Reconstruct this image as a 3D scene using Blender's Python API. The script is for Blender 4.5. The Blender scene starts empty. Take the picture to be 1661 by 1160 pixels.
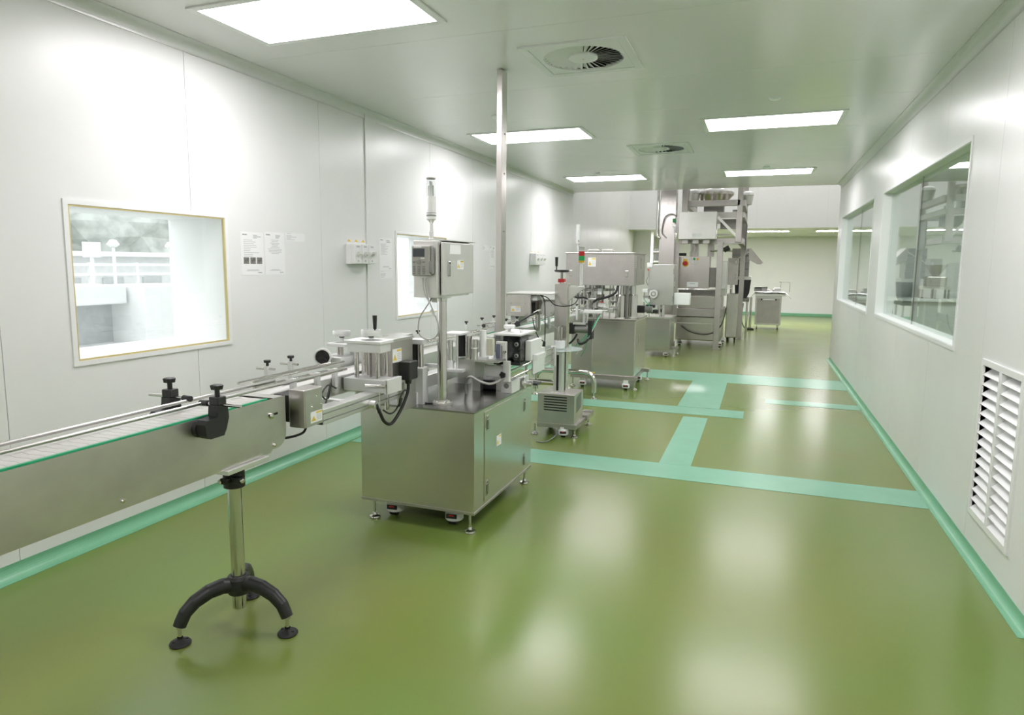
import bpy, bmesh, math, random
from mathutils import Vector, Matrix
random.seed(7)
R = math.radians
PI = math.pi
sc = bpy.context.scene
COL = sc.collection

# ------------------------------------------------------------------ camera
cam_d = bpy.data.cameras.new('camera')
cam = bpy.data.objects.new('camera', cam_d)
COL.objects.link(cam)
FPX, CXP, CYP = 1084.567, 821.937, 567.092          # focal length and principal point in pixels of a 1661 x 1160 frame
YAW, PITCH, ROLL = -0.360935512, -0.126697039, 0.00842562818
EYE = Vector((0.0, 0.0, 1.65))
_f = Vector((math.sin(YAW)*math.cos(PITCH), math.cos(YAW)*math.cos(PITCH), math.sin(PITCH)))
_r = Vector((math.cos(YAW), -math.sin(YAW), 0.0))
_u = _r.cross(_f)
_r2 = _r*math.cos(ROLL) + _u*math.sin(ROLL)
_u2 = -_r*math.sin(ROLL) + _u*math.cos(ROLL)
cam.matrix_world = Matrix(((_r2.x, _u2.x, -_f.x, EYE.x), (_r2.y, _u2.y, -_f.y, EYE.y), (_r2.z, _u2.z, -_f.z, EYE.z), (0, 0, 0, 1)))
cam_d.sensor_fit = 'HORIZONTAL'
cam_d.sensor_width = 36.0
cam_d.lens = FPX/1661*36.0
cam_d.shift_x = (830.5 - CXP)/1661
cam_d.shift_y = (CYP - 580.0)/1661
cam_d.clip_end = 300
sc.camera = cam

# ------------------------------------------------------------------ world and exposure
wd = bpy.data.worlds.new('overcast_sky')
sc.world = wd
wd.use_nodes = True
wd.node_tree.nodes['Background'].inputs[0].default_value = (0.96, 0.98, 1.0, 1)
wd.node_tree.nodes['Background'].inputs[1].default_value = 1.9
sc.view_settings.view_transform = 'Standard'
sc.view_settings.look = 'None'
sc.view_settings.gamma = 1.0
sc.view_settings.use_curve_mapping = False
sc.view_settings.exposure = 0.34
LAMP = 15.0          # radiance of the ceiling panels
HIGH_LAMP = 13.0
FAR_LAMP = 34.0
NEXT_LAMP = 30.0
sc.cycles.use_denoising = True
sc.cycles.max_bounces = 10
sc.cycles.diffuse_bounces = 4
sc.cycles.glossy_bounces = 4
sc.cycles.transparent_max_bounces = 10
sc.cycles.sample_clamp_indirect = 6.0
sc.cycles.caustics_reflective = False
sc.cycles.caustics_refractive = False

# ------------------------------------------------------------------ helpers
def at(px, py, axis, val):
    """the point of the sight line through a pixel that lies on the plane axis = val"""
    a = (px - CXP)/FPX; b = (py - CYP)/FPX
    d = _r2*a - _u2*b + _f
    i = 'xyz'.index(axis)
    return EYE + d*((val - EYE[i])/d[i])

def basis(d):
    d = d.normalized()
    t = Vector((0, 0, 1)) if abs(d.z) < 0.9 else Vector((1, 0, 0))
    a = d.cross(t).normalized()
    return a, d.cross(a).normalized(), d

class MB:
    def __init__(self):
        self.v = []; self.f = []; self.s = []
    def add(self, vs, fs, smooth=False):
        n = len(self.v)
        self.v += [tuple(p) for p in vs]
        for k in fs:
            self.f.append([i + n for i in k]); self.s.append(smooth)
        return self
    def box(self, x0, x1, y0, y1, z0, z1, bv=0.0, M=None):
        if x0 > x1: x0, x1 = x1, x0
        if y0 > y1: y0, y1 = y1, y0
        if z0 > z1: z0, z1 = z1, z0
        if bv <= 0:
            vs = [(x, y, z) for z in (z0, z1) for y in (y0, y1) for x in (x0, x1)]
            fs = [(0, 2, 3, 1), (4, 5, 7, 6), (0, 1, 5, 4), (2, 6, 7, 3), (0, 4, 6, 2), (1, 3, 7, 5)]
        else:
            bv = min(bv, (x1-x0)*.45, (y1-y0)*.45, (z1-z0)*.45)
            bm = bmesh.new()
            bmesh.ops.create_cube(bm, size=1.0)
            bmesh.ops.scale(bm, vec=(x1-x0, y1-y0, z1-z0), verts=bm.verts)
            bmesh.ops.translate(bm, vec=((x0+x1)/2, (y0+y1)/2, (z0+z1)/2), verts=bm.verts)
            bmesh.ops.bevel(bm, geom=bm.edges[:], offset=bv, segments=2, profile=0.5, affect='EDGES')
            bm.verts.index_update()
            vs = [v.co.copy() for v in bm.verts]; fs = [[v.index for v in f.verts] for f in bm.faces]
            bm.free()
        if M is not None: vs = [M @ Vector(p) for p in vs]
        return self.add(vs, fs)
    def cyl(self, p0, p1, r, r1=None, n=16, caps=True):
        p0 = Vector(p0); p1 = Vector(p1); r1 = r if r1 is None else r1
        a, b, d = basis(p1 - p0)
        ring = lambda c, q: [c + (a*math.cos(2*PI*i/n) + b*math.sin(2*PI*i/n))*q for i in range(n)]
        A, B = ring(p0, r), ring(p1, r1)
        self.add(A + B, [(i, i+n, (i+1) % n + n, (i+1) % n) for i in range(n)], True)
        if caps:
            self.add(A, [list(range(n))]); self.add(B, [list(range(n))[::-1]])
        return self
    def lathe(self, prof, o=(0, 0, 0), d=(0, 0, 1), n=20, smooth=True):
        """prof: list of (radius, distance along d)"""
        o = Vector(o); a, b, dd = basis(Vector(d))
        rings = []
        for r, h in prof:
            rings.append([o + dd*h + (a*math.cos(2*PI*i/n) + b*math.sin(2*PI*i/n))*max(r, 1e-5) for i in range(n)])
        for k in range(len(rings)-1):
            self.add(rings[k] + rings[k+1], [(i, i+n, (i+1) % n + n, (i+1) % n) for i in range(n)], smooth)
        return self
    def tube(self, pts, r, n=8, sub=6):
        """a round bar along a smooth curve through pts"""
        P = [Vector(p) for p in pts]
        C = []
        if len(P) > 2 and sub > 1:
            for i in range(len(P)-1):
                a = P[max(i-1, 0)]; b = P[i]; c = P[i+1]; d = P[min(i+2, len(P)-1)]
                for k in range(sub):
                    t = k/sub
                    C.append(0.5*((2*b) + (c-a)*t + (2*a-5*b+4*c-d)*t*t + (3*b-a-3*c+d)*t**3))
            C.append(P[-1])
        else: C = P
        rs = r if isinstance(r, (list, tuple)) else None
        up = None; rings = []
        for i, c in enumerate(C):
            d = (C[min(i+1, len(C)-1)] - C[max(i-1, 0)]).normalized()
            if up is None: up = basis(d)[0]
            up = (up - d*up.dot(d)).normalized(); w = d.cross(up)
            q = r if rs is None else rs[0] + (rs[1]-rs[0])*i/(len(C)-1)
            rings.append([c + (up*math.cos(2*PI*j/n) + w*math.sin(2*PI*j/n))*q for j in range(n)])
        vs = [p for g in rings for p in g]
        fs = []
        for k in range(len(rings)-1):
            for j in range(n):
                fs.append((k*n+j, k*n+(j+1) % n, (k+1)*n+(j+1) % n, (k+1)*n+j))
        self.add(vs, fs, True)
        self.add(rings[0], [list(range(n))[::-1]]); self.add(rings[-1], [list(range(n))])
        return self
    def prism(self, poly, axis, a, b):
        """extrude a polygon given in the two other axes (in x, y, z order) from a to b"""
        def mk(p, t):
            if axis == 'x': return (t, p[0], p[1])
            if axis == 'y': return (p[0], t, p[1])
            return (p[0], p[1], t)
        n = len(poly)
        vs = [mk(p, a) for p in poly] + [mk(p, b) for p in poly]
        fs = [list(range(n)), list(range(n, 2*n))[::-1]] + [(i, (i+1) % n, (i+1) % n + n, i+n) for i in range(n)]
        return self.add(vs, fs)
    def beam(self, p0, p1, w, h, up=(0, 0, 1)):
        """square bar between two points"""
        p0 = Vector(p0); p1 = Vector(p1); d = (p1-p0).normalized(); u = Vector(up)
        s = d.cross(u).normalized(); u = s.cross(d)
        vs = [p + s*(w/2*i) + u*(h/2*j) for p in (p0, p1) for i, j in ((-1, -1), (1, -1), (1, 1), (-1, 1))]
        return self.add(vs, [(0, 1, 2, 3), (7, 6, 5, 4), (0, 4, 5, 1), (1, 5, 6, 2), (2, 6, 7, 3), (3, 7, 4, 0)])
    def mesh(self, name, m, origin):
        me = bpy.data.meshes.new(name)
        me.from_pydata([tuple(Vector(p) - origin) for p in self.v], [], self.f)
        me.polygons.foreach_set('use_smooth', self.s)
        bm = bmesh.new(); bm.from_mesh(me)
        bmesh.ops.recalc_face_normals(bm, faces=bm.faces[:])
        bm.to_mesh(me); bm.free()
        me.materials.append(MATS[m])
        me.update()
        return me
    def centre(self):
        lo = [min(p[i] for p in self.v) for i in range(3)]; hi = [max(p[i] for p in self.v) for i in range(3)]
        return Vector(((lo[0]+hi[0])/2, (lo[1]+hi[1])/2, lo[2]))
    def build(self, name, m, parent=None, label=None, flip=None):
        o = bpy.data.objects.new(name, self.mesh(name, m, self.centre()))
        COL.objects.link(o)
        place(o, parent, self.centre())
        if label: o['label'] = label
        return o

WORLD = {}
def place(o, parent, loc):
    loc = Vector(loc)
    WORLD[o.name] = loc
    o.parent = parent
    o.location = loc - (WORLD[parent.name] if parent else Vector((0, 0, 0)))

def copy_to(o, parent, loc, rotz=None, kids=True):
    """a copy of a part (with its sub-parts) at a world position; mesh data is shared"""
    c = o.copy(); COL.objects.link(c)
    place(c, parent, loc)
    if rotz is not None: c.rotation_euler.z = rotz
    if kids:
        for k in list(o.children):
            d = k.copy(); COL.objects.link(d); d.parent = c
            WORLD[d.name] = WORLD[c.name] + k.location
    return c

def thing(name, label, cat, loc, group=None):
    o = bpy.data.objects.new(name, None); COL.objects.link(o)
    o.empty_display_size = 0.1
    place(o, None, loc)
    o['label'] = label; o['category'] = cat
    if group: o['group'] = group
    return o

def tag(o, label, cat, group=None):
    o['label'] = label; o['category'] = cat
    if group: o['group'] = group
    return o

def struct(o, label=None):
    o['kind'] = 'structure'
    if label: o['label'] = label
    return o

# ------------------------------------------------------------------ materials
MATS = {}
def mat(name, col, rough=0.5, metal=0.0, spec=0.5, var=0.0, scale=8.0, bump=0.0, stretch=None, rvar=0.0, col2=None, coat=0.0, emit=None, transmission=0.0):
    m = bpy.data.materials.new(name); m.use_nodes = True
    nt = m.node_tree; p = nt.nodes['Principled BSDF']
    p.inputs['Base Color'].default_value = (*col, 1)
    p.inputs['Roughness'].default_value = rough
    p.inputs['Metallic'].default_value = metal
    p.inputs['Specular IOR Level'].default_value = spec
    p.inputs['Coat Weight'].default_value = coat
    p.inputs['Coat Roughness'].default_value = 0.08
    p.inputs['Transmission Weight'].default_value = transmission
    tc = nt.nodes.new('ShaderNodeTexCoord'); mp = nt.nodes.new('ShaderNodeMapping')
    nt.links.new(tc.outputs['Object'], mp.inputs[0])
    if stretch: mp.inputs['Scale'].default_value = stretch
    nz = nt.nodes.new('ShaderNodeTexNoise'); nz.inputs['Scale'].default_value = scale; nz.inputs['Detail'].default_value = 4
    nt.links.new(mp.outputs[0], nz.inputs['Vector'])
    c2 = col2 if col2 else tuple(max(0, c*(1-var)) for c in col)
    if var > 0 or col2:
        mx = nt.nodes.new('ShaderNodeMix'); mx.data_type = 'RGBA'
        mx.inputs[6].default_value = (*col, 1); mx.inputs[7].default_value = (*c2, 1)
        rp = nt.nodes.new('ShaderNodeMapRange'); rp.inputs[1].default_value = 0.35; rp.inputs[2].default_value = 0.65
        nt.links.new(nz.outputs[0], rp.inputs[0]); nt.links.new(rp.outputs[0], mx.inputs[0])
        nt.links.new(mx.outputs[2], p.inputs['Base Color'])
    if rvar > 0:
        rr = nt.nodes.new('ShaderNodeMapRange'); rr.inputs[1].default_value = 0.3; rr.inputs[2].default_value = 0.7
        rr.inputs[3].default_value = max(0.02, rough-rvar); rr.inputs[4].default_value = rough+rvar
        nt.links.new(nz.outputs[0], rr.inputs[0]); nt.links.new(rr.outputs[0], p.inputs['Roughness'])
    if bump > 0:
        bp = nt.nodes.new('ShaderNodeBump'); bp.inputs['Strength'].default_value = bump; bp.inputs['Distance'].default_value = 0.002
        nt.links.new(nz.outputs[0], bp.inputs['Height']); nt.links.new(bp.outputs[0], p.inputs['Normal'])
    if emit:
        p.inputs['Emission Color'].default_value = (*emit[0], 1); p.inputs['Emission Strength'].default_value = emit[1]
    MATS[name] = m
    return m

def glass(name, tint, refl=1.0, rough=0.0):
    m = bpy.data.materials.new(name); m.use_nodes = True
    nt = m.node_tree; nt.nodes.clear()
    o = nt.nodes.new('ShaderNodeOutputMaterial'); t = nt.nodes.new('ShaderNodeBsdfTransparent'); g = nt.nodes.new('ShaderNodeBsdfGlossy')
    fr = nt.nodes.new('ShaderNodeFresnel'); mx = nt.nodes.new('ShaderNodeMixShader')
    ge = nt.nodes.new('ShaderNodeNewGeometry'); mr = nt.nodes.new('ShaderNodeMapRange')      # same reflectance on both faces of a thin pane
    mr.inputs[3].default_value = 1.45; mr.inputs[4].default_value = 1/1.45
    nt.links.new(ge.outputs['Backfacing'], mr.inputs[0]); nt.links.new(mr.outputs[0], fr.inputs[0])
    t.inputs[0].default_value = (*tint, 1); g.inputs['Roughness'].default_value = rough
    g.inputs['Color'].default_value = (refl, refl, refl, 1)
    nt.links.new(fr.outputs[0], mx.inputs[0]); nt.links.new(t.outputs[0], mx.inputs[1]); nt.links.new(g.outputs[0], mx.inputs[2])
    nt.links.new(mx.outputs[0], o.inputs[0])
    MATS[name] = m

mat('wall_paint', (0.80, 0.81, 0.80), 0.32, spec=0.5, var=0.015, scale=3, rvar=0.03)
mat('ceiling_paint', (0.86, 0.86, 0.86), 0.17, spec=0.6, var=0.015, scale=2, rvar=0.03)
mat('joint', (0.62, 0.63, 0.62), 0.6)
mat('frame_white', (0.84, 0.85, 0.85), 0.35)
mat('floor_epoxy', (0.150, 0.230, 0.050), 0.235, spec=0.5, col2=(0.172, 0.212, 0.045), scale=0.8, rvar=0.02)
mat('mint', (0.18, 0.45, 0.27), 0.34, var=0.06, scale=5, rvar=0.03)
mat('stripe', (0.215, 0.49, 0.34), 0.23, var=0.06, scale=4, rvar=0.02)
mat('steel', (0.66, 0.625, 0.605), 0.25, 1.0, var=0.05, scale=3, stretch=(5, 5, .5), rvar=0.015)
mat('steel_h', (0.66, 0.625, 0.605), 0.335, 1.0, var=0.16, scale=3.2, stretch=(1, 1, 1.5), rvar=0.045)  # blotches in the colour stand in for soft reflections
mat('steel_dull', (0.52, 0.495, 0.475), 0.42, 1.0, var=0.08, scale=6, rvar=0.06)
mat('steel_dark', (0.32, 0.31, 0.295), 0.22, 1.0, var=0.1, scale=5, rvar=0.03)
mat('steel_light', (0.70, 0.70, 0.67), 0.36, 1.0, var=0.04, scale=6, rvar=0.05)
mat('rail_steel', (0.50, 0.49, 0.475), 0.34, 1.0, var=0.05, scale=9, rvar=0.03)
mat('box_steel', (0.76, 0.75, 0.73), 0.40, 0.75, var=0.03, scale=6, rvar=0.04)
mat('chrome', (0.66, 0.64, 0.62), 0.12, 1.0, var=0.03, scale=6)
mat('aluminium', (0.78, 0.78, 0.77), 0.38, 0.9, var=0.04, scale=9, rvar=0.05)
mat('anodised', (0.80, 0.81, 0.80), 0.45, 0.35, var=0.03, scale=9)
mat('white_plastic', (0.80, 0.81, 0.80), 0.4, var=0.02)
mat('offwhite_plastic', (0.70, 0.70, 0.67), 0.4, var=0.03)
mat('cream', (0.66, 0.65, 0.53), 0.5, var=0.03)
mat('grey_plastic', (0.40, 0.39, 0.37), 0.45, var=0.05)
mat('midgrey', (0.25, 0.25, 0.24), 0.5, var=0.05)
mat('black_plastic', (0.018, 0.018, 0.019), 0.42, var=0.2, bump=0.05, scale=60)
mat('black_rubber', (0.012, 0.012, 0.013), 0.55, var=0.2)
mat('dark_void', (0.02, 0.02, 0.02), 0.8)
mat('slot_black', (0.008, 0.008, 0.008), 0.8)
mat('screen', (0.05, 0.055, 0.07), 0.12)
mat('display_blue', (0.16, 0.17, 0.26), 0.3)
mat('red', (0.55, 0.02, 0.02), 0.35, var=0.1)
mat('green', (0.01, 0.36, 0.10), 0.35, var=0.1)
mat('belt_green', (0.02, 0.42, 0.19), 0.45, var=0.1)
mat('amber', (0.80, 0.48, 0.03), 0.4, var=0.1)
mat('yellow', (0.80, 0.56, 0.03), 0.45, var=0.05)
mat('paper', (0.86, 0.87, 0.87), 0.6, var=0.01)
mat('ink', (0.30, 0.31, 0.32), 0.6)
mat('ink_light', (0.50, 0.51, 0.52), 0.6)
mat('photo_print', (0.10, 0.10, 0.09), 0.45, col2=(0.28, 0.28, 0.25), scale=55)
mat('sealant', (0.62, 0.53, 0.25), 0.55, var=0.05)
mat('belt_link', (0.60, 0.59, 0.56), 0.42, var=0.05, scale=20)
mat('clear_plastic', (0.8, 0.8, 0.8), 0.1)
mat('tube_green', (0.02, 0.40, 0.18), 0.35)
mat('cable_grey', (0.45, 0.45, 0.43), 0.5)
mat('plastic_film', (0.78, 0.80, 0.80), 0.25, var=0.05)
mat('foliage_glare', (0.55, 0.58, 0.55), 0.8, var=0.35, scale=2.5)  # leaves greyed and paled: window glare is put into the colour
mat('yard_ground', (0.72, 0.73, 0.72), 0.9, var=0.1, scale=1.5)  # yard colours are pale too, overexposure painted into them
mat('yard_wall', (0.74, 0.75, 0.75), 0.8, var=0.06)
mat('yard_white', (0.80, 0.81, 0.81), 0.7, var=0.03)
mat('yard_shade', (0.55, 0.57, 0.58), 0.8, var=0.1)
mat('counter', (0.62, 0.66, 0.65), 0.4, var=0.04)
mat('lamp_panel', (0.9, 0.9, 0.9), 0.4, emit=((1.0, 0.948, 0.985), LAMP))
mat('lamp_panel_high', (0.9, 0.9, 0.9), 0.4, emit=((1.0, 0.955, 0.985), HIGH_LAMP))
mat('lamp_panel_far', (0.9, 0.9, 0.9), 0.4, emit=((1.0, 0.935, 0.985), FAR_LAMP))
mat('lamp_panel_next', (0.9, 0.9, 0.9), 0.4, emit=((0.97, 1.0, 0.98), NEXT_LAMP))
glass('glass_window', (0.97, 0.985, 0.975))
glass('glass_inner', (0.86, 0.91, 0.89))
glass('glass_smoke', (0.68, 0.70, 0.72))
mat('frosted_disc', (0.72, 0.82, 0.83), 0.12, var=0.03); MATS['frosted_disc'].node_tree.nodes['Principled BSDF'].inputs['Alpha'].default_value = 0.5
glass('glass_film', (0.85, 0.87, 0.87))
# ================================================================== THE ROOM
XL, XR, H = -3.59, 1.22, 3.08
YF, YE, YB = -3.6, 13.2, 24.75            # wall behind the camera, end of the low ceiling, back wall
YBH, ZLOW = 19.2, 2.66                    # bulkhead and the low ceiling beyond it
XFAR = 5.6

def sheet(axis, at_, u0, u1, v0, v1, holes=(), thick=0.0, sgn=1):
    """rectangle with rectangular holes in the plane axis = at_, made of strips; thick extrudes away along sgn"""
    us = sorted(set([u0, u1] + [min(max(h[i], u0), u1) for h in holes for i in (0, 1)]))
    vs = sorted(set([v0, v1] + [min(max(h[i], v0), v1) for h in holes for i in (2, 3)]))
    mb = MB()
    for a, b in zip(us, us[1:]):
        for c, d in zip(vs, vs[1:]):
            um, vm = (a+b)/2, (c+d)/2
            if any(h[0] < um < h[1] and h[2] < vm < h[3] for h in holes): continue
            lo, hi = sorted((at_, at_ + sgn*thick))
            if axis == 'x': mb.box(lo, hi, a, b, c, d)
            elif axis == 'y': mb.box(a, b, lo, hi, c, d)
            else: mb.box(a, b, c, d, lo, hi)
    return mb

# floor with its painted lanes
floor = struct(sheet('z', 0, XL-0.6, XFAR, YF-0.1, YB+0.2, thick=0.1, sgn=-1).build('floor', 'floor_epoxy'))
def lane(x0, x1, y0, y1, k=0):
    MB().box(x0, x1, y0, y1, -0.01, 0.0022 + 0.0006*k).build('floor_stripe', 'stripe', floor)
lane(-3.5, 1.17, 5.18, 5.575)
lane(-0.725, -0.465, 5.575, 7.46, 1)
lane(-0.85, -0.375, 8.0, 9.9, 1)
lane(-3.5, -0.105, 7.59, 7.98, 2)
lane(0.125, 1.165, 8.58, 8.86)
lane(-3.5, 1.17, 9.9, 10.72)

# left wall: flush sandwich panels with narrow joints, windows cut through a half metre of wall
WIN_L = [(2.645, 3.80, 1.085, 1.96), (6.215, 7.40, 1.085, 1.96)]
wall_left = struct(sheet('x', XL-0.012, YF, YBH, 0, 6.0, WIN_L, 0.5, -1).build('wall_left', 'joint'))
cuts = [YF, -2.4, -1.22, -0.04, 1.14, 2.245, 3.51, 4.93, 5.635, 5.83, 6.985, 8.2, 9.4, 10.6, 11.8, YE, 14.4, 15.6, 16.8, 18.0, YBH]
for a, b in zip(cuts, cuts[1:]):
    g = 0.0018
    top = 6.0 if a >= YE - 0.01 else H
    proud = 0.012 if (abs(a-5.635) < 1e-6) else 0.0
    sheet('x', XL-0.012, a+g, b-g, 0.0, top, WIN_L, 0.012+proud, 1).build('wall_panel', 'wall_paint', wall_left)

# right wall with two windows, then the end face where the wall stops
WIN_R = [(5.19, 8.51, 1.135, 2.46), (9.19, 12.62, 1.11, 2.47)]
VENT = (3.88, 4.485, 0.265, 1.105)
wall_right = struct(sheet('x', XR+0.012, YF, YE, 0, H, WIN_R + [VENT], 0.10, 1).build('wall_right', 'joint'))
cuts = [YF, -2.3, -1.1, 0.1, 1.25, 2.4, 3.43, 4.57, 5.87, 7.17, 8.47, 9.77, 10.97, 12.1, YE]
for a, b in zip(cuts, cuts[1:]):
    g = 0.0018
    sheet('x', XR+0.012, a+g, b-g, 0.0, H, WIN_R + [VENT], 0.012, -1).build('wall_panel', 'wall_paint', wall_right)
MB().box(XR, XR+0.112, YE, YE+0.012, 0, H).build('wall_end_cap', 'wall_paint', wall_right)

# plain door leaf at the near end of the right wall, where the cove stops
door_1 = struct(MB().box(XR-0.004, XR+0.0, 2.42, 3.41, 0.004, 2.12).build('door_1', 'frame_white'))
MB().box(XR-0.016, XR-0.004, 2.36, 2.42, 0, 2.18).box(XR-0.016, XR-0.004, 3.41, 3.46, 0, 2.18).box(XR-0.016, XR-0.004, 2.42, 3.41, 2.12, 2.18).build('door_frame', 'frame_white', door_1)
MB().cyl((XR-0.03, 2.52, 1.0), (XR-0.03, 2.52, 1.14), 0.01).box(XR-0.03, XR, 2.51, 2.53, 1.0, 1.02).box(XR-0.03, XR, 2.51, 2.53, 1.12, 1.14).build('door_handle', 'chrome', door_1)

# wall behind the camera
wall_near = struct(MB().box(XL, XR+0.1, YF-0.1, YF, 0, H).build('wall_near', 'wall_paint'))

# coves: green at the floor, white at the ceiling
def cove(name, x, sx, y0, y1, r, z0, sz, m, n=8, lip=0.012):
    mb = MB()
    pts = []
    for i in range(n+1):
        t = i/n*PI/2
        pts.append((x + sx*(r - r*math.sin(t)), z0 + sz*(r - r*math.cos(t))))      # concave quarter round
    pts = [(x + sx*(r+lip), z0)] + pts + [(x, z0 + sz*(r+lip))]
    pts = [(x + sx*(r+lip), z0 + sz*0.002)] + [(px+sx*0.003, pz+sz*0.002) for px, pz in pts[1:-1]] + [(x+sx*0.003, z0 + sz*(r+lip)), (x, z0 + sz*(r+lip)), (x, z0), (x + sx*(r+lip), z0)]
    # polygon in (x, z)
    mb.prism(pts, 'y', y0, y1)
    return struct(mb.build(name, m))
cove('baseboard_left', XL, 1, YF, YBH, 0.062, 0.0, 1, 'mint')
cove('baseboard_right', XR, -1, 3.46, YE, 0.044, 0.0, 1, 'mint')
cove('baseboard_right', XR, -1, YF, 2.36, 0.044, 0.0, 1, 'mint')
for nm, x, sx in (('trim_1', XL, 1), ('trim_2', XR, -1)):
    cove(nm, x, sx, YF, YE, 0.055, H, -1, 'wall_paint', lip=0.01)
    t = bpy.data.objects[nm]
    MB().box(x, x+sx*0.006, YF, YE, H-0.075, H-0.064).box(x+sx*0.064, x+sx*0.075, YF, YE, H-0.006, H).build('edge_bead', 'aluminium', t)

# ceiling panels
DIFF = [(-1.235, 4.73), (-1.235, 8.60)]
dh = [(cx-0.26, cx+0.26, cy-0.26, cy+0.26) for cx, cy in DIFF]
ceiling = struct(sheet('z', H+0.01, XL-0.1, XR+0.112, YF-0.1, YE, dh, 0.10, 1).build('ceiling', 'joint'))
cuts = [YF, -1.85, -0.675, 0.5, 1.68, 2.86, 4.045, 5.40, 6.50, 7.80, 9.10, 10.3, 11.75, YE]
for a, b in zip(cuts, cuts[1:]):
    sheet('z', H+0.01, XL, XR, a+0.0015, b-0.0015, dh, 0.010, -1).build('ceiling_panel', 'ceiling_paint', ceiling)
MB().box(XL, XR+0.112, YE, YE+0.03, H-0.0, 6.0).build('ceiling_end_panel', 'wall_paint', ceiling)

# tall bay behind, bulkhead, low back room
bulk = struct(MB().box(XL, XFAR, YBH, YBH+0.12, ZLOW, 6.0).build('wall_bulkhead', 'wall_paint'))
for x in (-1.9, -0.2, 1.5, 3.2):
    MB().box(x-0.0015, x+0.0015, YBH-0.0012, YBH, ZLOW, 6.0).build('panel_joint', 'joint', bulk)
struct(MB().box(XL-0.6, XFAR, YE, YBH+0.12, 6.0, 6.1).build('ceiling', 'ceiling_paint'))
struct(MB().box(XL-0.6, XFAR, YBH+0.12, YB+0.1, ZLOW, ZLOW+0.1).build('ceiling', 'ceiling_paint'))
wb = struct(MB().box(XL-0.6, XFAR, YB, YB+0.1, 0, ZLOW).build('wall_back', 'wall_paint'))
struct(MB().box(XL-0.5, XFAR, YB-0.05, YB, 0, 0.085).build('baseboard_back', 'mint'))
struct(MB().box(XFAR, XFAR+0.1, YF, YB+0.1, 0, 6.0).build('wall_far_right', 'wall_paint'))
struct(MB().box(XL-0.1, XL, YBH, YB, 0, ZLOW).build('wall_far_left', 'wall_paint'))
struct(MB().box(XL, XL+0.5, YBH+0.9, YBH+1.4, 0, ZLOW).build('wall_pilaster', 'wall_paint'))

# next room behind the right-hand windows
struct(MB().box(XR+0.112, XFAR, YF, YE, H, H+0.1).build('ceiling', 'ceiling_paint'))
nr = struct(MB().box(XR+0.112, XFAR, YE, YE+0.1, 0, 6.0).build('wall_next_room', 'wall_paint'))
struct(MB().box(XR+0.112, XFAR, YF-0.1, YF, 0, H).build('wall_next_room', 'wall_paint'))

# windows
def window_left(n, y0, y1, z0, z1):
    fr = MB()
    o = 0.028
    for a, b, c, d in ((y0-o, y1+o, z1, z1+o), (y0-o, y1+o, z0-o, z0), (y0-o, y0, z0, z1), (y1, y1+o, z0, z1)):
        fr.box(XL, XL+0.008, a, b, c, d)
    w = struct(fr.build('window_%d' % n, 'frame_white'))
    g = 0.010
    mb = MB()
    for a, b, c, d in ((y0, y1, z1-g, z1), (y0, y1, z0, z0+g), (y0, y0+g, z0+g, z1-g), (y1-g, y1, z0+g, z1-g)):
        mb.box(XL-0.012, XL+0.004, a, b, c, d)
    mb.build('sealant_bead', 'sealant', w)
    MB().box(XL-0.008, XL-0.002, y0+g, y1-g, z0+g, z1-g).build('pane', 'glass_window', w)
    t = 0.012
    e = 0.005
    MB().box(XL-0.515, XL-0.012, y0-t, y0+e, z0-t, z1+t).box(XL-0.515, XL-0.012, y1-e, y1+t, z0-t, z1+t).box(XL-0.515, XL-0.012, y0+e, y1-e, z1-e, z1+t).build('reveal', 'frame_white', w)
    MB().box(XL-0.515, XL-0.012, y0+e, y1-e, z0-t, z0+e).build('sill', 'frame_white', w)
    return w
for i, q in enumerate(WIN_L): window_left(i+1, *q)
def window_right(n, y0, y1, z0, z1, splits):
    fr = MB(); o = 0.03
    for a, b, c, d in ((y0-o, y1+o, z1, z1+o), (y0-o, y1+o, z0-o, z0), (y0-o, y0, z0, z1), (y1, y1+o, z0, z1)):
        fr.box(XR-0.006, XR, a, b, c, d)
    w = struct(fr.build('window_%d' % n, 'frame_white'))
    D = 0.085
    MB().box(XR, XR+D+0.02, y1-0.004, y1, z0, z1).box(XR, XR+D+0.02, y0, y0+0.004, z0, z1).box(XR, XR+D+0.02, y0, y1, z1-0.004, z1).build('reveal', 'frame_white', w)
    MB().box(XR, XR+D+0.02, y0, y1, z0, z0+0.004).build('sill', 'frame_white', w)
    ys = [y0+0.004] + splits + [y1-0.004]
    for a, b in zip(ys, ys[1:]):
        MB().box(XR+D-0.004, XR+D+0.004, a+0.002, b-0.002, z0+0.004, z1-0.004).build('pane', 'glass_inner', w)
    for s in splits:
        MB().box(XR+D-0.005, XR+D+0.005, s-0.002, s+0.002, z0+0.004, z1-0.004).build('pane_joint', 'midgrey', w)
    return w
window_right(3, *WIN_R[0], [7.0])
window_right(4, *WIN_R[1], [10.9])

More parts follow.
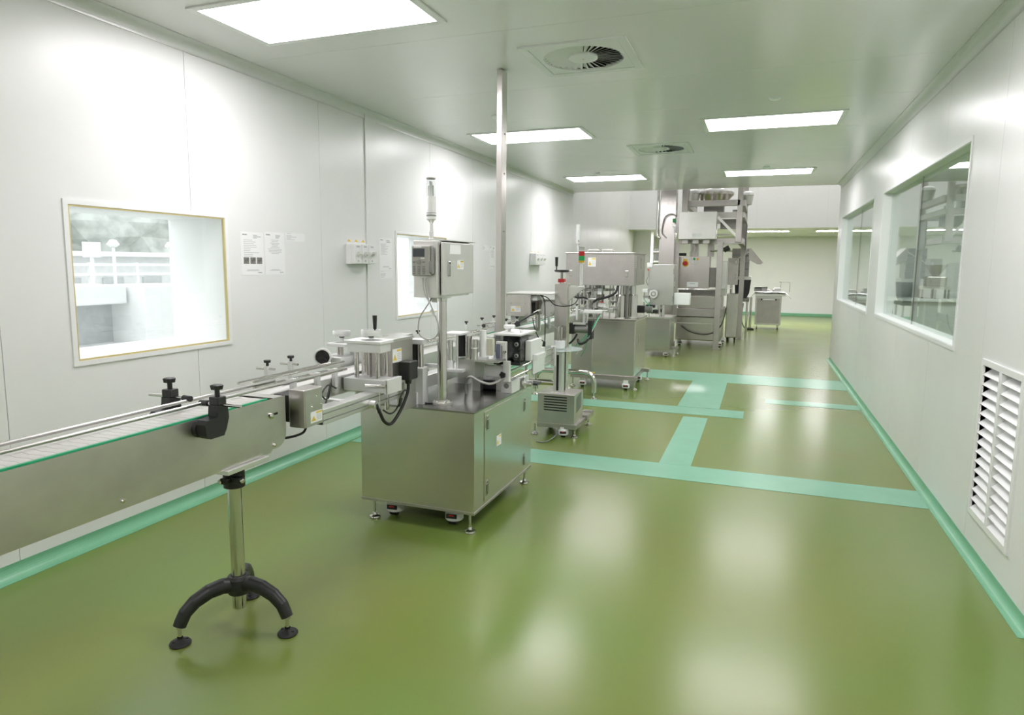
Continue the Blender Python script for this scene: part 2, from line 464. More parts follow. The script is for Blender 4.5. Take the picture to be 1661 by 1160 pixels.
# ceiling lamps
def lamp(cx, cy, z, m, lab, grp, w=1.22, d=0.60):
    t = thing('ceiling_lamp', lab, 'lamp', (cx, cy, z-0.01), grp)
    mb = MB(); o = 0.045
    for a, b, c, e in ((cx-w/2-o, cx+w/2+o, cy-d/2-o, cy-d/2), (cx-w/2-o, cx+w/2+o, cy+d/2, cy+d/2+o), (cx-w/2-o, cx-w/2, cy-d/2, cy+d/2), (cx+w/2, cx+w/2+o, cy-d/2, cy+d/2)):
        mb.box(a, b, c, e, z-0.010, z-0.001)
    mb.build('lamp_frame', 'frame_white', t)
    MB().box(cx-w/2, cx+w/2, cy-d/2, cy+d/2, z-0.006, z-0.001).build('diffuser_panel', m, t)
    return t
NAMES = {(0, 1): 'large glowing ceiling panel lamp nearest the camera, above the wide window', (0, 2): 'glowing ceiling panel lamp half crossed by the steel service pole', (1, 2): 'right-hand ceiling panel lamp in the middle row, behind the round smoke detector',
         (0, 3): 'left ceiling panel lamp in the far row above the left wall corner', (1, 3): 'right ceiling panel lamp in the far row near the platform tower',
         (1, 1): 'ceiling panel lamp overhead right of the camera, outside the picture', (0, 0): 'ceiling panel lamp behind the camera on the window side', (1, 0): 'ceiling panel lamp behind the camera on the louvre side'}
for j, y in enumerate((-0.45, 3.44, 7.33, 11.17)):
    for i, x in enumerate((-2.48, 0.012)):
        lamp(x, y, H, 'lamp_panel', NAMES[(i, j)], 'panel lamps in the clean room ceiling')
for k, (x, y) in enumerate(((-2.3, 15.2), (0.2, 15.2), (2.8, 15.2), (-2.3, 17.6), (0.2, 17.6), (2.8, 17.6))):
    lamp(x, y, 6.0, 'lamp_panel_high', 'high bay ceiling lamp, %s row, %s of three' % (('front', 'rear')[k//3], ('left', 'middle', 'right')[k % 3]), 'panel lamps in the high bay')
for k, (x, lab) in enumerate(((-2.1, 'slim ceiling lamp in the back room left of the machinery tower'), (0.05, 'slim ceiling lamp in the back room beside the tower post'), (2.0, 'slim ceiling lamp in the back room at the right wall edge'))):
    lamp(x, 20.9, ZLOW, 'lamp_panel_far', lab, 'lamps in the back room')
for k, (x, y) in enumerate(((3.2, 6.0), (3.2, 10.2), (3.2, 1.5))):
    lamp(x, y, H, 'lamp_panel_next', 'next-room ceiling lamp behind the right-hand glass, ' + ('over the near window', 'over the far window', 'level with the door')[k], 'lamps in the next room')
# ================================================================== WALL AND CEILING FIXTURES
# swirl diffusers
for k, (cx, cy) in enumerate(DIFF):
    t = thing('ceiling_diffuser', ('large square ceiling air diffuser with radial blades, nearer one', 'small-looking square ceiling air diffuser between the far lamps')[k], 'air vent', (cx, cy, H-0.012), 'swirl air diffusers')
    S = 0.36; r0 = 0.278; n = 48
    # outer flange
    mb = MB()
    for a, b, c, d in ((-S, S, -S, -S+.055), (-S, S, S-.055, S), (-S, -S+.055, -S+.055, S-.055), (S-.055, S, -S+.055, S-.055)):
        mb.box(cx+a, cx+b, cy+c, cy+d, H-0.012, H-0.0005)
    mb.build('flange', 'frame_white', t)
    # face plate with the round opening
    mb = MB(); q = S-0.058; vs = []; fs = []
    for i in range(n):
        a = 2*PI*i/n
        c, s_ = math.cos(a), math.sin(a); m_ = q/max(abs(c), abs(s_))
        vs += [(cx+c*r0, cy+s_*r0, H-0.010), (cx+c*m_, cy+s_*m_, H-0.010), (cx+c*r0, cy+s_*r0, H+0.012)]
    for i in range(n):
        j = (i+1) % n
        fs += [(3*i, 3*i+1, 3*j+1, 3*j), (3*i, 3*j, 3*j+2, 3*i+2)]
    mb.add(vs, fs); mb.build('face_plate', 'frame_white', t)
    # plenum box
    mb = MB()
    mb.box(cx-.26, cx+.26, cy-.26, cy-.258, H, H+.2).box(cx-.26, cx+.26, cy+.258, cy+.26, H, H+.2).box(cx-.26, cx-.258, cy-.26, cy+.26, H, H+.2).box(cx+.258, cx+.26, cy-.26, cy+.26, H, H+.2).box(cx-.26, cx+.26, cy-.26, cy+.26, H+.198, H+.2)
    mb.build('plenum', 'dark_void', t)
    hub = MB().lathe([(0.0, -0.012), (0.095, -0.012), (0.10, -0.008), (0.10, 0.01)], (cx, cy, H), n=32).build('hub', 'frame_white', t)
    MB().cyl((cx, cy, H-0.014), (cx, cy, H-0.011), 0.006).build('screw', 'sealant', hub)
    N = 36 if k == 0 else 30
    proto = None
    for i in range(N):
        a = 2*PI*i/N
        if proto is None:
            mb = MB(); tl = R(24)
            w0, w1 = 0.008, 0.024
            def bp(rr, w): return [(rr, -w*math.cos(tl), -w*math.sin(tl)), (rr, w*math.cos(tl), w*math.sin(tl))]
            A = bp(0.097, w0) + bp(0.279, w1)
            vs = A + [(x, y, z+0.0012) for x, y, z in A]
            mb.add(vs, [(0, 1, 3, 2), (4, 6, 7, 5), (0, 4, 5, 1), (2, 3, 7, 6), (0, 2, 6, 4), (1, 5, 7, 3)])
            me = mb.mesh('blade', 'frame_white', Vector((0, 0, 0)))
            proto = me
        o = bpy.data.objects.new('blade', me); COL.objects.link(o)
        place(o, t, (cx, cy, H+0.004)); o.rotation_euler.z = a

# smoke detectors
for x, y, lab in ((0.03, 6.34, 'round white smoke detector on the ceiling before the right-hand lamp'), (-0.01, 10.62, 'tiny smoke detector just before the far right ceiling lamp'), (-2.49, 10.55, 'tiny smoke detector just before the far left ceiling lamp'), (-2.49, 6.25, 'tiny smoke detector beside the top of the steel service pole')):
    o = MB().lathe([(0, -0.022), (0.03, -0.022), (0.045, -0.014), (0.05, 0.0)], (x, y, H), n=24).build('smoke_detector', 'frame_white')
    tag(o, lab, 'smoke detector', 'ceiling smoke detectors')

# louvred air return in the right wall
vt = thing('louvre_vent', 'white two-column louvred air vent low on the right wall', 'air vent', (XR, 4.18, 0.235))
y0, y1, z0, z1 = VENT
mb = MB(); o_ = 0.034
for a, b, c, d in ((y0-o_, y1+o_, z1, z1+o_), (y0-o_, y1+o_, z0-o_, z0), (y0-o_, y0, z0, z1), (y1, y1+o_, z0, z1), (4.163, 4.203, z0, z1)):
    mb.box(XR-0.012, XR+0.03, a, b, c, d)
mb.build('vent_frame', 'frame_white', vt)
MB().box(XR+0.10, XR+0.11, y0, y1, z0, z1).build('back_plate', 'frame_white', vt)
me = None
for a, b in ((y0, 4.163), (4.203, y1)):
    nS = 15
    for i in range(nS):
        zc = z0 + (i+0.5)*(z1-z0)/nS
        if me is None:
            w = (b-a)/2
            mb = MB(); M = Matrix.Rotation(R(-40), 4, 'Y')
            mb.box(-0.045, 0.045, -w+0.001, w-0.001, -0.0015, 0.0015, M=M)
            me = mb.mesh('slat', 'frame_white', Vector((0, 0, 0)))
        o = bpy.data.objects.new('slat', me); COL.objects.link(o)
        place(o, vt, (XR+0.026, (a+b)/2, zc)); o.scale.y = (b-a)/(4.163-y0)

# steel service pole from floor to ceiling
pt = thing('service_pole', 'tall square stainless service pole rising to the ceiling', 'pole', (-1.87, 4.83, 0))
MB().box(-1.902, -1.858, 4.785, 4.885, 0.012, H-0.006, bv=0.003).build('pole_tube', 'steel', pt)
MB().box(-1.925, -1.835, 4.76, 4.91, 0.0, 0.012).build('base_plate', 'steel', pt)
for z in (1.9, 2.33, 2.62):
    MB().cyl((-1.858, 4.84, z), (-1.854, 4.84, z), 0.006, n=8).build('bolt', 'midgrey', pt)

# paper notices on the left wall
def lines(mb, y0, y1, z0, z1, rows, x, seed, th=0.0035, centred=False, fill=(0.35, 0.95)):
    rnd = random.Random(seed)
    for i in range(rows):
        z = z1 - (i+0.5)*(z1-z0)/rows
        w = (y1-y0)*rnd.uniform(*fill)
        a = y0 if not centred else (y0+y1)/2 - w/2
        mb.box(x, x+0.0006, a, a+w, z-th/2, z+th/2)
def notice(y0, y1, z0, z1, lab, seed, photos=False, tilt=0):
    t = thing('paper_notice', lab, 'notice', (XL+0.002, (y0+y1)/2, z0), 'notices taped to the left wall')
    x = XL + 0.0005
    MB().box(x, x+0.0012, y0, y1, z0, z1).build('sheet', 'paper', t)
    x += 0.0012
    w, h = y1-y0, z1-z0
    mb = MB()
    mb.box(x, x+.0006, y0+.08*w, y0+.28*w, z1-.08*h, z1-.055*h)
    if h > .15: lines(mb, y0+.55*w, y0+.92*w, z1-.15*h, z1-.06*h, 3, x, seed+5, th=0.004)
    if h > .15: mb.box(x, x+.0006, y1-.28*w, y1-.1*w, z0+.045*h, z0+.06*h)
    mb.build('print_heading', 'ink', t)
    mb = MB()
    if h > 0.15:
        bot = .42 if photos else .48
        lines(mb, y0+.12*w, y1-.1*w, z0+bot*h, z1-.17*h, 10, x, seed, centred=(seed % 2 == 0))
        lines(mb, y0+.12*w, y1-.12*w, z0+.09*h, z0+.13*h, 2, x, seed+9, centred=True)
    else:
        lines(mb, y0+.06*w, y0+.6*w, z0+.1*h, z1-.25*h, 4, x, seed)
    mb.build('print_text', 'ink_light', t)
    if photos:
        for i in range(3):
            a = y0 + (.1+.29*i)*w
            MB().box(x, x+.0006, a, a+.24*w, z0+.26*h, z0+.41*h).build('print_photo', 'photo_print', t)
notice(3.955, 4.195, 1.555, 1.875, 'white notice with a row of three dark photos', 3, True)
notice(4.21, 4.44, 1.555, 1.885, 'plain text notice directly right of the notice with photos', 4)
notice(4.452, 4.70, 1.822, 1.888, 'small wide notice strip right of the two tall notices', 8)
notice(5.872, 6.125, 1.58, 1.905, 'tall text notice between the left switch box and the window', 7)
notice(5.876, 6.13, 1.497, 1.572, 'small notice strip under the tall notice beside the switch box', 10)
notice(8.505, 8.77, 1.838, 1.913, 'small notice strip high on the wall left of the service pole', 12)
notice(8.795, 9.005, 1.588, 1.908, 'tall notice on the wall just left of the service pole', 14)

# isolator switch boxes
def switchbox(y0, y1, z0, z1, d, n, lab):
    t = thing('switch_box', lab, 'switch box', (XL, (y0+y1)/2, z0), 'isolator boxes on the left wall')
    MB().box(XL+.0005, XL+d*.55, y0, y1, z0, z1, bv=.006).build('back_box', 'white_plastic', t)
    w = (y1-y0)/n
    for i in range(n):
        a = y0+i*w
        m = MB().box(XL+d*.55, XL+d, a+.003, a+w-.003, z0+.004, z1-.004, bv=.005).build('isolator_module', 'white_plastic', t)
        yc = a+w/2; zc = (z0+z1)/2
        MB().cyl((XL+d, yc, zc), (XL+d+.014, yc, zc), .024, n=16).box(XL+d+.014, XL+d+.034, yc-.008, yc+.03, zc-.006, zc+.022, bv=.003).build('switch_lever', 'offwhite_plastic', m)
        MB().box(XL+d, XL+d+.0008, yc-.025, yc+.025, z1-.035, z1-.022).box(XL+d, XL+d+.0008, yc-.012, yc+.012, z0+.022, z0+.038).build('print_mark', 'ink_light', m)
        MB().prism([(yc-.03, z1+.018), (yc+.03, z1+.018), (yc, z1+.04)], 'x', XL+.0005, XL+.0012).build('hazard_sticker', 'yellow', t)
switchbox(5.29, 5.64, 1.64, 1.83, .10, 3, 'white three-switch isolator box with yellow stickers beside the wall joint')
switchbox(10.55, 11.08, 1.64, 1.835, .11, 3, 'white isolator box on the far left wall above the column machine')
# ================================================================== SHARED HARDWARE
_cache = {}
def proto(key, fn):
    if key not in _cache: _cache[key] = fn()
    return _cache[key]
def part_from(me, name, parent, loc, rotz=0):
    o = bpy.data.objects.new(name, me); COL.objects.link(o)
    place(o, parent, loc); o.rotation_euler.z = rotz
    return o
Z0 = Vector((0, 0, 0))
def foot(t, x, y, ztop, s=1.0, zb=0.0, name='levelling_foot'):
    """round pad, cone and threaded rod up to ztop"""
    h = round(ztop-zb, 4)
    me = proto(('foot', h, s), lambda: MB().lathe([(0, 0), (.034*s, 0), (.036*s, .006*s), (.034*s, .014*s), (.016*s, .022*s), (.012*s, .036*s), (.0085*s, .036*s), (.0085*s, h)], n=16).mesh('levelling_foot', 'chrome', Z0))
    return part_from(me, name, t, (x, y, zb))
def caster(t, x, y, ztop, rot=0.0, s=1.0):
    """white levelling caster with dark wheel and red dial; bottom on the floor"""
    def body():
        mb = MB()
        mb.lathe([(.0, .028), (.046, .024), (.05, .03), (.05, .062), (.040, .080), (.0, .080)], n=18)
        mb.box(-.03, .03, -.03, .03, .08, ztop/s)
        return mb.mesh('caster', 'white_plastic', Z0)
    b = part_from(proto(('cb', ztop, s), body), 'caster', t, (x, y, 0), rot)
    b.scale = (s, s, s)
    w = part_from(proto('cw', lambda: MB().cyl((-.02, 0, .030), (.02, 0, .030), .030, n=18).mesh('wheel', 'black_rubber', Z0)), 'wheel', b, (x, y, 0)); w.location = (0, -.012, 0)
    d = part_from(proto('cd', lambda: MB().box(-.03, .03, -.055, -.045, .042, .066, bv=.004).mesh('dial', 'black_rubber', Z0)), 'dial', b, (x, y, 0)); d.location = (0, 0, 0)
    e = part_from(proto('ce', lambda: MB().box(-.014, .014, -.0565, -.050, .056, .063).mesh('dial_mark', 'red', Z0)), 'dial_mark', b, (x, y, 0)); e.location = (0, 0, 0)
    return b
def sticker(t, c, face, w, h, rows=4, bar=True):
    """white warning label with yellow triangle; face '+x' or '-y'"""
    x, y, z = c
    def bx(mb, a, b, u0, u1, v0, v1):
        if face == '+x': mb.box(x+a, x+b, y+u0, y+u1, z+v0, z+v1)
        else: mb.box(x+u0, x+u1, y-b, y-a, z+v0, z+v1)
    mb = MB(); bx(mb, 0, .0008, -w/2, w/2, -h/2, h/2)
    s = mb.build('warning_label', 'paper', t)
    tri = [(-w*.45, -h*.34), (-w*.05, -h*.34), (-w*.25, h*.12)]
    mb = MB()
    if face == '+x': mb.prism([(y+p[0], z+p[1]) for p in tri], 'x', x+.0008, x+.0014)
    else: mb.prism([(x+p[0], z+p[1]) for p in tri], 'y', y-.0014, y-.0008)
    if bar: bx(mb, .0008, .0014, 0.0, w*.45, h*.28, h*.42)
    mb.build('print_triangle', 'yellow', s)
    mb = MB()
    for i in range(rows): bx(mb, .0008, .0014, .02*w, w*.42, h*(.12-.13*i)-.0012*1, h*(.12-.13*i)+.0012)
    bx(mb, .0014, .0018, -w*.265, -w*.235, -h*.25, -h*.02)
    mb.build('print_text', 'ink_light', s)
    return s
def star_knob(t, c, d, r, L, name='clamp_knob', m='black_plastic'):
    """lobed knob of radius r on a stem of length L along d"""
    c = Vector(c); a, b, dd = basis(Vector(d))
    mb = MB(); n = 24; h = r*.7
    prof = [r*(1+.13*math.cos(5*2*PI*i/n)) for i in range(n)]
    bot = [c+dd*L+(a*math.cos(2*PI*i/n)+b*math.sin(2*PI*i/n))*prof[i]*.86 for i in range(n)]
    top = [c+dd*(L+h)+(a*math.cos(2*PI*i/n)+b*math.sin(2*PI*i/n))*prof[i] for i in range(n)]
    tt = [c+dd*(L+h*1.15)+(a*math.cos(2*PI*i/n)+b*math.sin(2*PI*i/n))*prof[i]*.8 for i in range(n)]
    mb.add(bot+top, [(i, i+n, (i+1) % n+n, (i+1) % n) for i in range(n)], True)
    mb.add(top+tt, [(i, i+n, (i+1) % n+n, (i+1) % n) for i in range(n)], True)
    mb.add(tt, [list(range(n))]); mb.add(bot, [list(range(n))])
    mb.cyl(c, c+dd*L, r*.42, n=10)
    return mb.build(name, m, t)
def handwheel(t, c, d, r, handle=True, rim='anodised', spoke='black_plastic'):
    c = Vector(c); a, b, dd = basis(Vector(d))
    n = 28; pr = [(r*.82, -.30*r), (r, -.30*r), (r*1.02, 0), (r, .28*r), (r*.84, .28*r), (r*.80, 0), (r*.82, -.30*r)]
    w = MB().lathe(pr, c, d, n=n).build('handwheel', rim, t)
    mb = MB().cyl(c-dd*r*.5, c+dd*r*.12, r*.3, n=14)
    for k in range(3):
        q = 2*PI*k/3+.4
        e = a*math.cos(q)+b*math.sin(q)
        mb.cyl(c, c+e*r*.9, r*.12, n=8)
    mb.lathe([(0, -.05*r), (r*.86, -.05*r)], c, d, n=n)
    mb.build('wheel_hub', spoke, w)
    if handle:
        p = c+(a*.2-b*.35)*r
        MB().cyl(p, p+dd*r*.4, r*.07, n=8).cyl(p+dd*r*.35, p+dd*r*1.75, r*.17, r*.24, n=12).build('crank_handle', 'black_plastic', w)
    return w
def bolt(t, c, d, r=.006, m='chrome', name='bolt'):
    c = Vector(c); dd = Vector(d).normalized()
    return MB().lathe([(r, 0), (r, r*.7), (r*.6, r*1.1), (0, r*1.1)], c, dd, n=10).build(name, m, t)

# ================================================================== INFEED CONVEYOR (nearest, with tripod stand)
cv = thing('infeed_conveyor', 'near steel conveyor with green-edged belt on a black tripod stand', 'conveyor', (-2.157, 2.276, 0))
CX0, CX1 = -2.262, -2.05
YN, YT = 0.30, 2.505
def side_poly(yN, yT, z0, z1, r=.062):
    p = [(yN, z0), (yT-.11, z0), (yT-.095, z0+.014)]
    for i in range(9):
        a = -PI/2 + i/8*PI/2
        p.append((yT-r+r*math.cos(a), z0+.014+r+r*math.sin(a)))
    p += [(yT, z1), (yN, z1)]
    return p
for x in (CX0, CX1-.004):
    MB().prism(side_poly(YN, YT, .787, 1.034), 'x', x, x+.004).build('side_panel', 'steel_h', cv)
MB().box(CX0+.004, CX1-.004, YN, YT-.12, .787, .791).build('bottom_pan', 'steel_h', cv)
for x in (CX0+.004, CX1-.016):
    MB().box(x, x+.012, YN, YT-.115, 1.026, 1.0405).build('wear_strip', 'belt_green', cv)
me = None; pitch = .0381
i = 0; y = YN
while y < YT-.12:
    if me is None:
        mb = MB(); w = (CX1-CX0)/2-.019; q = pitch/2-.0012
        pts = []
        for k in range(5):                                     # interlocking scalloped front edge
            u = -w + 2*w*k/4
            pts.append((u, q + (.004 if k % 2 else -.004)))
        low = [(p[0], p[1]-2*q) for p in pts]
        mb.prism(low + pts[::-1], 'z', -.005, 0.0)
        me = mb.mesh('belt_plate', 'belt_link', Z0)
    part_from(me, 'belt_plate', cv, ((CX0+CX1)/2, y+pitch/2, 1.036))
    y += pitch
MB().box(CX0+.004, CX1-.004, YN, YT-.13, 1.015, 1.028).build('belt_bed', 'dark_void', cv)
MB().cyl((CX0+.005, YT-.045, .985), (CX1-.005, YT-.045, .985), .042, n=20).build('end_roller', 'steel_light', cv)
MB().box(CX0+.006, CX1-.006, YT-.075, YT-.01, 1.031, 1.035).build('transfer_plate', 'steel_light', cv)
for y_, z_ in ((1.635, .817), (2.015, .995), (2.42, .817), (1.05, .83), (1.2, .96)):
    bolt(cv, (CX1, y_, z_), (1, 0, 0), .008)
bb = bolt(cv, (CX1, 2.405, .958), (1, 0, 0), .013)
MB().box(CX1, CX1+.0012, 2.39, 2.45, .957, .967).build('slot', 'slot_black', cv)
# guide rails and their clamps
for x, yb, z in ((-2.205, 2.62, 1.076), (-2.085, 3.0, 1.083)):
    MB().cyl((x, YN, z), (x, yb, z), .0075, n=12).build('guide_rail', 'rail_steel', cv)
def rail_clamp(t, x, y, s, zrail, xr):
    """black plastic bracket on the outside of the conveyor: s=+1 right side"""
    f = x
    mb = MB()
    mb.prism([(y-.07, .975), (y-.05, .960), (y+.02, .960), (y+.035, .985), (y+.05, 1.03), (y+.045, 1.085), (y-.005, 1.085), (y-.01, 1.04), (y-.06, 1.035), (y-.075, 1.02)], 'x', f+s*.018, f+s*.068)
    mb.cyl((f, y-.045, .998), (f+s*.02, y-.045, .998), .036, n=20)
    c = mb.build('rail_clamp', 'black_plastic', t)
    mb = MB().box(f+s*.020, f+s*.066, y-.005, y+.042, 1.085, 1.118, bv=.004); mb.build('rod_block', 'black_plastic', c)
    MB().cyl((xr, y+.018, 1.085), (f+s*.16, y+.018, 1.085), .0065, n=10).build('cross_rod', 'chrome', c)
    MB().cyl((xr+s*.028, y+.018, 1.085), (xr-s*.012, y+.018, 1.083), .0125, n=12).build('rail_grip', 'black_plastic', c)
    star_knob(c, (f+s*.043, y+.018, 1.118), (0, 0, 1), .024, .028)
rail_clamp(cv, CX1, 2.03, 1, 1.08, -2.085)
rail_clamp(cv, CX0, 2.075, -1, 1.08, -2.205)
rail_clamp(cv, CX1, .85, 1, 1.08, -2.085)
# tripod stand
SX, SY = -2.157, 2.276
MB().box(SX-.075, -2.030, SY-.165, SY+.085, .766, .786, bv=.002).build('mount_plate', 'aluminium', cv)
mb = MB().box(SX-.055, SX+.06, SY-.055, SY+.065, .745, .768, bv=.004).cyl((SX, SY, .655), (SX, SY, .75), .046, n=24)
mb.box(SX+.02, SX+.075, SY-.052, SY-.02, .685, .715, bv=.006)
mb.box(SX-.01, SX+.03, SY-.078, SY-.03, .685, .712, bv=.006)
col = mb.build('clamp_collar', 'black_plastic', cv)
bolt(col, (SX+.0, SY-.08, .70), (0, -1, 0), .011); bolt(col, (SX+.075, SY-.036, .70), (1, 0, 0), .011)
for dx, dy in ((-.05, -.045), (.055, -.045), (.055, .06)):
    bolt(col, (SX+dx, SY+dy, .745), (0, 0, -1), .008)
MB().cyl((SX, SY, .085), (SX, SY, .70), .030, n=28).build('stand_pole', 'chrome', cv)
mb = MB().lathe([(.034, .15), (.046, .155), (.052, .18), (.05, .225), (.043, .238), (.032, .24)], (SX, SY, 0), n=24)
sb = mb.build('stand_base', 'black_plastic', cv)
for k in range(3):
    a = R(0+2 + 120*k); ca, sa = math.cos(a), math.sin(a)
    P = [(.02, .195), (.07, .205), (.13, .198), (.19, .172), (.232, .135), (.250, .10), (.258, .082)]
    rr = [.036, .036, .034, .032, .030, .029, .028]
    mb = MB()
    n = 14; rings = []
    for j, (u, z) in enumerate(P):
        j0, j1 = max(j-1, 0), min(j+1, len(P)-1)
        tu, tz = P[j1][0]-P[j0][0], P[j1][1]-P[j0][1]; L = math.hypot(tu, tz); nu, nz = -tz/L, tu/L
        rings.append([(SX+ca*(u+nu*rr[j]*math.cos(q))-sa*rr[j]*.85*math.sin(q), SY+sa*(u+nu*rr[j]*math.cos(q))+ca*rr[j]*.85*math.sin(q), z+nz*rr[j]*math.cos(q)) for q in [2*PI*i/n for i in range(n)]])
    for j in range(len(rings)-1):
        mb.add(rings[j]+rings[j+1], [(i, (i+1) % n, (i+1) % n+n, i+n) for i in range(n)], True)
    mb.add(rings[-1], [list(range(n))])
    arm = mb.build('tripod_arm', 'black_plastic', sb)
    fx, fy = SX+ca*.258, SY+sa*.258
    fo = MB().lathe([(0, 0), (.043, 0), (.045, .006), (.041, .012), (.018, .022), (.012, .026), (.012, .034)], (fx, fy, 0), n=24)
    for q in (1, -1):
        fo.cyl((fx+q*.022*ca*1.2, fy+q*.022*sa*1.2, .010), (fx+q*.022*ca*1.2, fy+q*.022*sa*1.2, .022), .007, n=10)
    fo.build('foot_pad', 'black_rubber', sb)
    MB().cyl((fx, fy, .03), (fx, fy, .095), .0085, n=12).cyl((fx, fy, .072), (fx, fy, .086), .014, n=6).build('foot_rod', 'chrome', sb)

# ================================================================== LABELLING MACHINE
lm = thing('labelling_machine', 'stainless cabinet labelling machine with post-mounted control box', 'machine', (-1.97, 4.15, 0))
A0, A1, B0, B1, ZT = -2.362, -1.568, 3.61, 4.685, .768
cab = MB().box(A0, A1, B0, B1, .138, ZT-.012).build('cabinet_body', 'steel', lm)
MB().box(A0-.004, A1+.004, B0-.004, B1+.004, ZT-.012, ZT, bv=.002).build('cabinet_top', 'steel_dark', lm)
MB().box(A0-.003, A1+.003, B0-.003, B1+.003, .122, .138).build('base_rim', 'steel_dull', lm)
dr = MB().box(A1, A1+.004, B0+.16, B1-.12, .16, .735).build('cabinet_door', 'steel', lm)
for y_, z_ in ((B0+.20, .66), (B0+.20, .24), (B1-.165, .64), (B1-.165, .23)):
    MB().box(A1+.004, A1+.0055, y_-.018, y_+.018, z_-.05, z_+.05).build('latch_plate', 'steel_light', dr)
    MB().box(A1+.0055, A1+.011, y_-.011, y_+.011, z_-.042, z_+.02, bv=.002).cyl((A1+.005, y_, z_+.035), (A1+.010, y_, z_+.035), .009, n=12).build('latch', 'steel_dark', dr)
sticker(lm, (A1+.0045, B0+.40, .50), '+x', .085, .07)
for x, y in ((-2.285, 3.635), (-1.605, 3.635), (-1.605, 4.655), (-2.285, 4.655)): foot(lm, x, y, .125, 1.0)
for x, y in ((-2.19, 3.74), (-1.76, 3.74), (-1.76, 4.50), (-2.19, 4.50)): caster(lm, x, y, .125, 0.1, 1.2)

# control post and box
px, py = -1.853, 3.76
MB().cyl((px, py, ZT+.02), (px, py, 1.44), .0305, n=28).build('control_post', 'chrome', lm)
fl = MB().lathe([(0, 0), (.062, 0), (.062, .012), (.05, .016), (.034, .018), (.034, .03)], (px, py, ZT), n=28).build('post_flange', 'steel_light', lm)
for k in range(6):
    a = 2*PI*k/6+.3
    bolt(fl, (px+.051*math.cos(a), py+.051*math.sin(a), ZT+.015), (0, 0, 1), .007)
MB().lathe([(.034, -.03), (.034, -.012), (.06, -.01), (.06, 0)], (px, py, 1.45), n=28).build('box_flange', 'steel_light', lm)
bx0, bx1, by0, by1, bz0, bz1 = -1.938, -1.782, 3.55, 4.02, 1.45, 1.785
cb = MB().box(bx0, bx1, by0, by1, bz0, bz1, bv=.004).build('control_box', 'box_steel', lm)
MB().box(bx0+.01, bx1+.03, by0+.06, by1+.03, bz1+.001, bz1+.006).build('rain_lip', 'steel_light', cb)
dr = MB().box(bx1+.008, bx1+.024, by0+.035, by1+.015, bz0+.012, bz1-.008, bv=.004).build('control_box_door', 'box_steel', lm)
MB().box(bx1, bx1+.008, by0+.05, by1-.01, bz0+.02, bz1-.02).build('door_gasket', 'black_rubber', dr)
f = bx1+.024
MB().box(f, f+.008, 3.645, 3.675, 1.575, 1.665, bv=.003).build('door_latch', 'chrome', dr)
MB().box(f+.008, f+.009, 3.652, 3.668, 1.652, 1.662).build('keyhole', 'slot_black', dr)
MB().box(f, f+.001, 3.675, 3.83, 1.71, 1.765).box(f+.001, f+.0016, 3.71, 3.80, 1.738, 1.743).build('door_note', 'paper', dr)
sticker(lm, (f, 3.825, 1.645), '+x', .095, .055)
# keypad terminal on the front of the box
kp = MB().box(-1.93, -1.806, by0-.040, by0-.001, 1.577, 1.758, bv=.010).build('keypad_terminal', 'grey_plastic', lm)
fy = by0-.040
MB().box(-1.918, -1.842, fy-.001, fy+.001, 1.69, 1.737).build('screen', 'screen', kp)
MB().box(-1.91, -1.862, fy-.001, fy+.001, 1.743, 1.750).box(-1.868, -1.842, fy-.001, fy+.001, 1.678, 1.684).build('print_plate', 'paper', kp)
MB().lathe([(0, .002), (.014, .002), (.014, 0)], (-1.880, fy, 1.659), (0, -1, 0), n=18).build('navigation_key', 'steel_dark', kp)
for zz, xs in ((1.659, (-1.912, -1.848)), (1.632, (-1.912, -1.88, -1.848)), (1.619, (-1.912, -1.88, -1.848)), (1.606, (-1.912, -1.88, -1.848)), (1.593, (-1.912, -1.88, -1.848))):
    for xx in xs:
        MB().box(xx-.0085, xx+.0085, fy-.003, fy+.001, zz-.0045, zz+.0045, bv=.0012).build('key', 'midgrey', kp)
MB().box(-1.806, -1.796, by0-.036, by0-.005, 1.59, 1.745, bv=.003).box(-1.815, -1.799, by0-.043, by0-.03, 1.60, 1.665, bv=.003).build('terminal_bracket', 'midgrey', kp)
def px_tube(t, pts, r, m, name='cable', n=8):
    return MB().tube(pts, r, n).build(name, m, t)
px_tube(lm, [at(686, 451, 'y', 3.53), at(689, 475, 'y', 3.52), at(701, 500, 'y', 3.53), at(712, 530, 'y', 3.56), at(708, 545, 'y', 3.58), at(695, 551, 'y', 3.58), at(680, 542, 'y', 3.56), at(680, 518, 'y', 3.55), at(690, 500, 'y', 3.54), at(698, 488, 'y', 3.58), at(699, 482, 'y', 3.62)], .0042, 'cable_grey')
px_tube(lm, [at(691, 451, 'y', 3.53), at(692, 470, 'y', 3.53), at(695, 485, 'y', 3.535), at(702, 503, 'y', 3.54)], .0042, 'cable_grey')
MB().cyl((-1.835, 3.62, bz0-.03), (-1.835, 3.62, bz0), .018, n=14).build('cable_gland', 'offwhite_plastic', lm)
a, b = at(699, 503, 'y', 3.535), at(706, 512, 'y', 3.54)
MB().beam(a, b, .012, .016, (0, 1, 0)).build('cable_plug', 'white_plastic', lm)
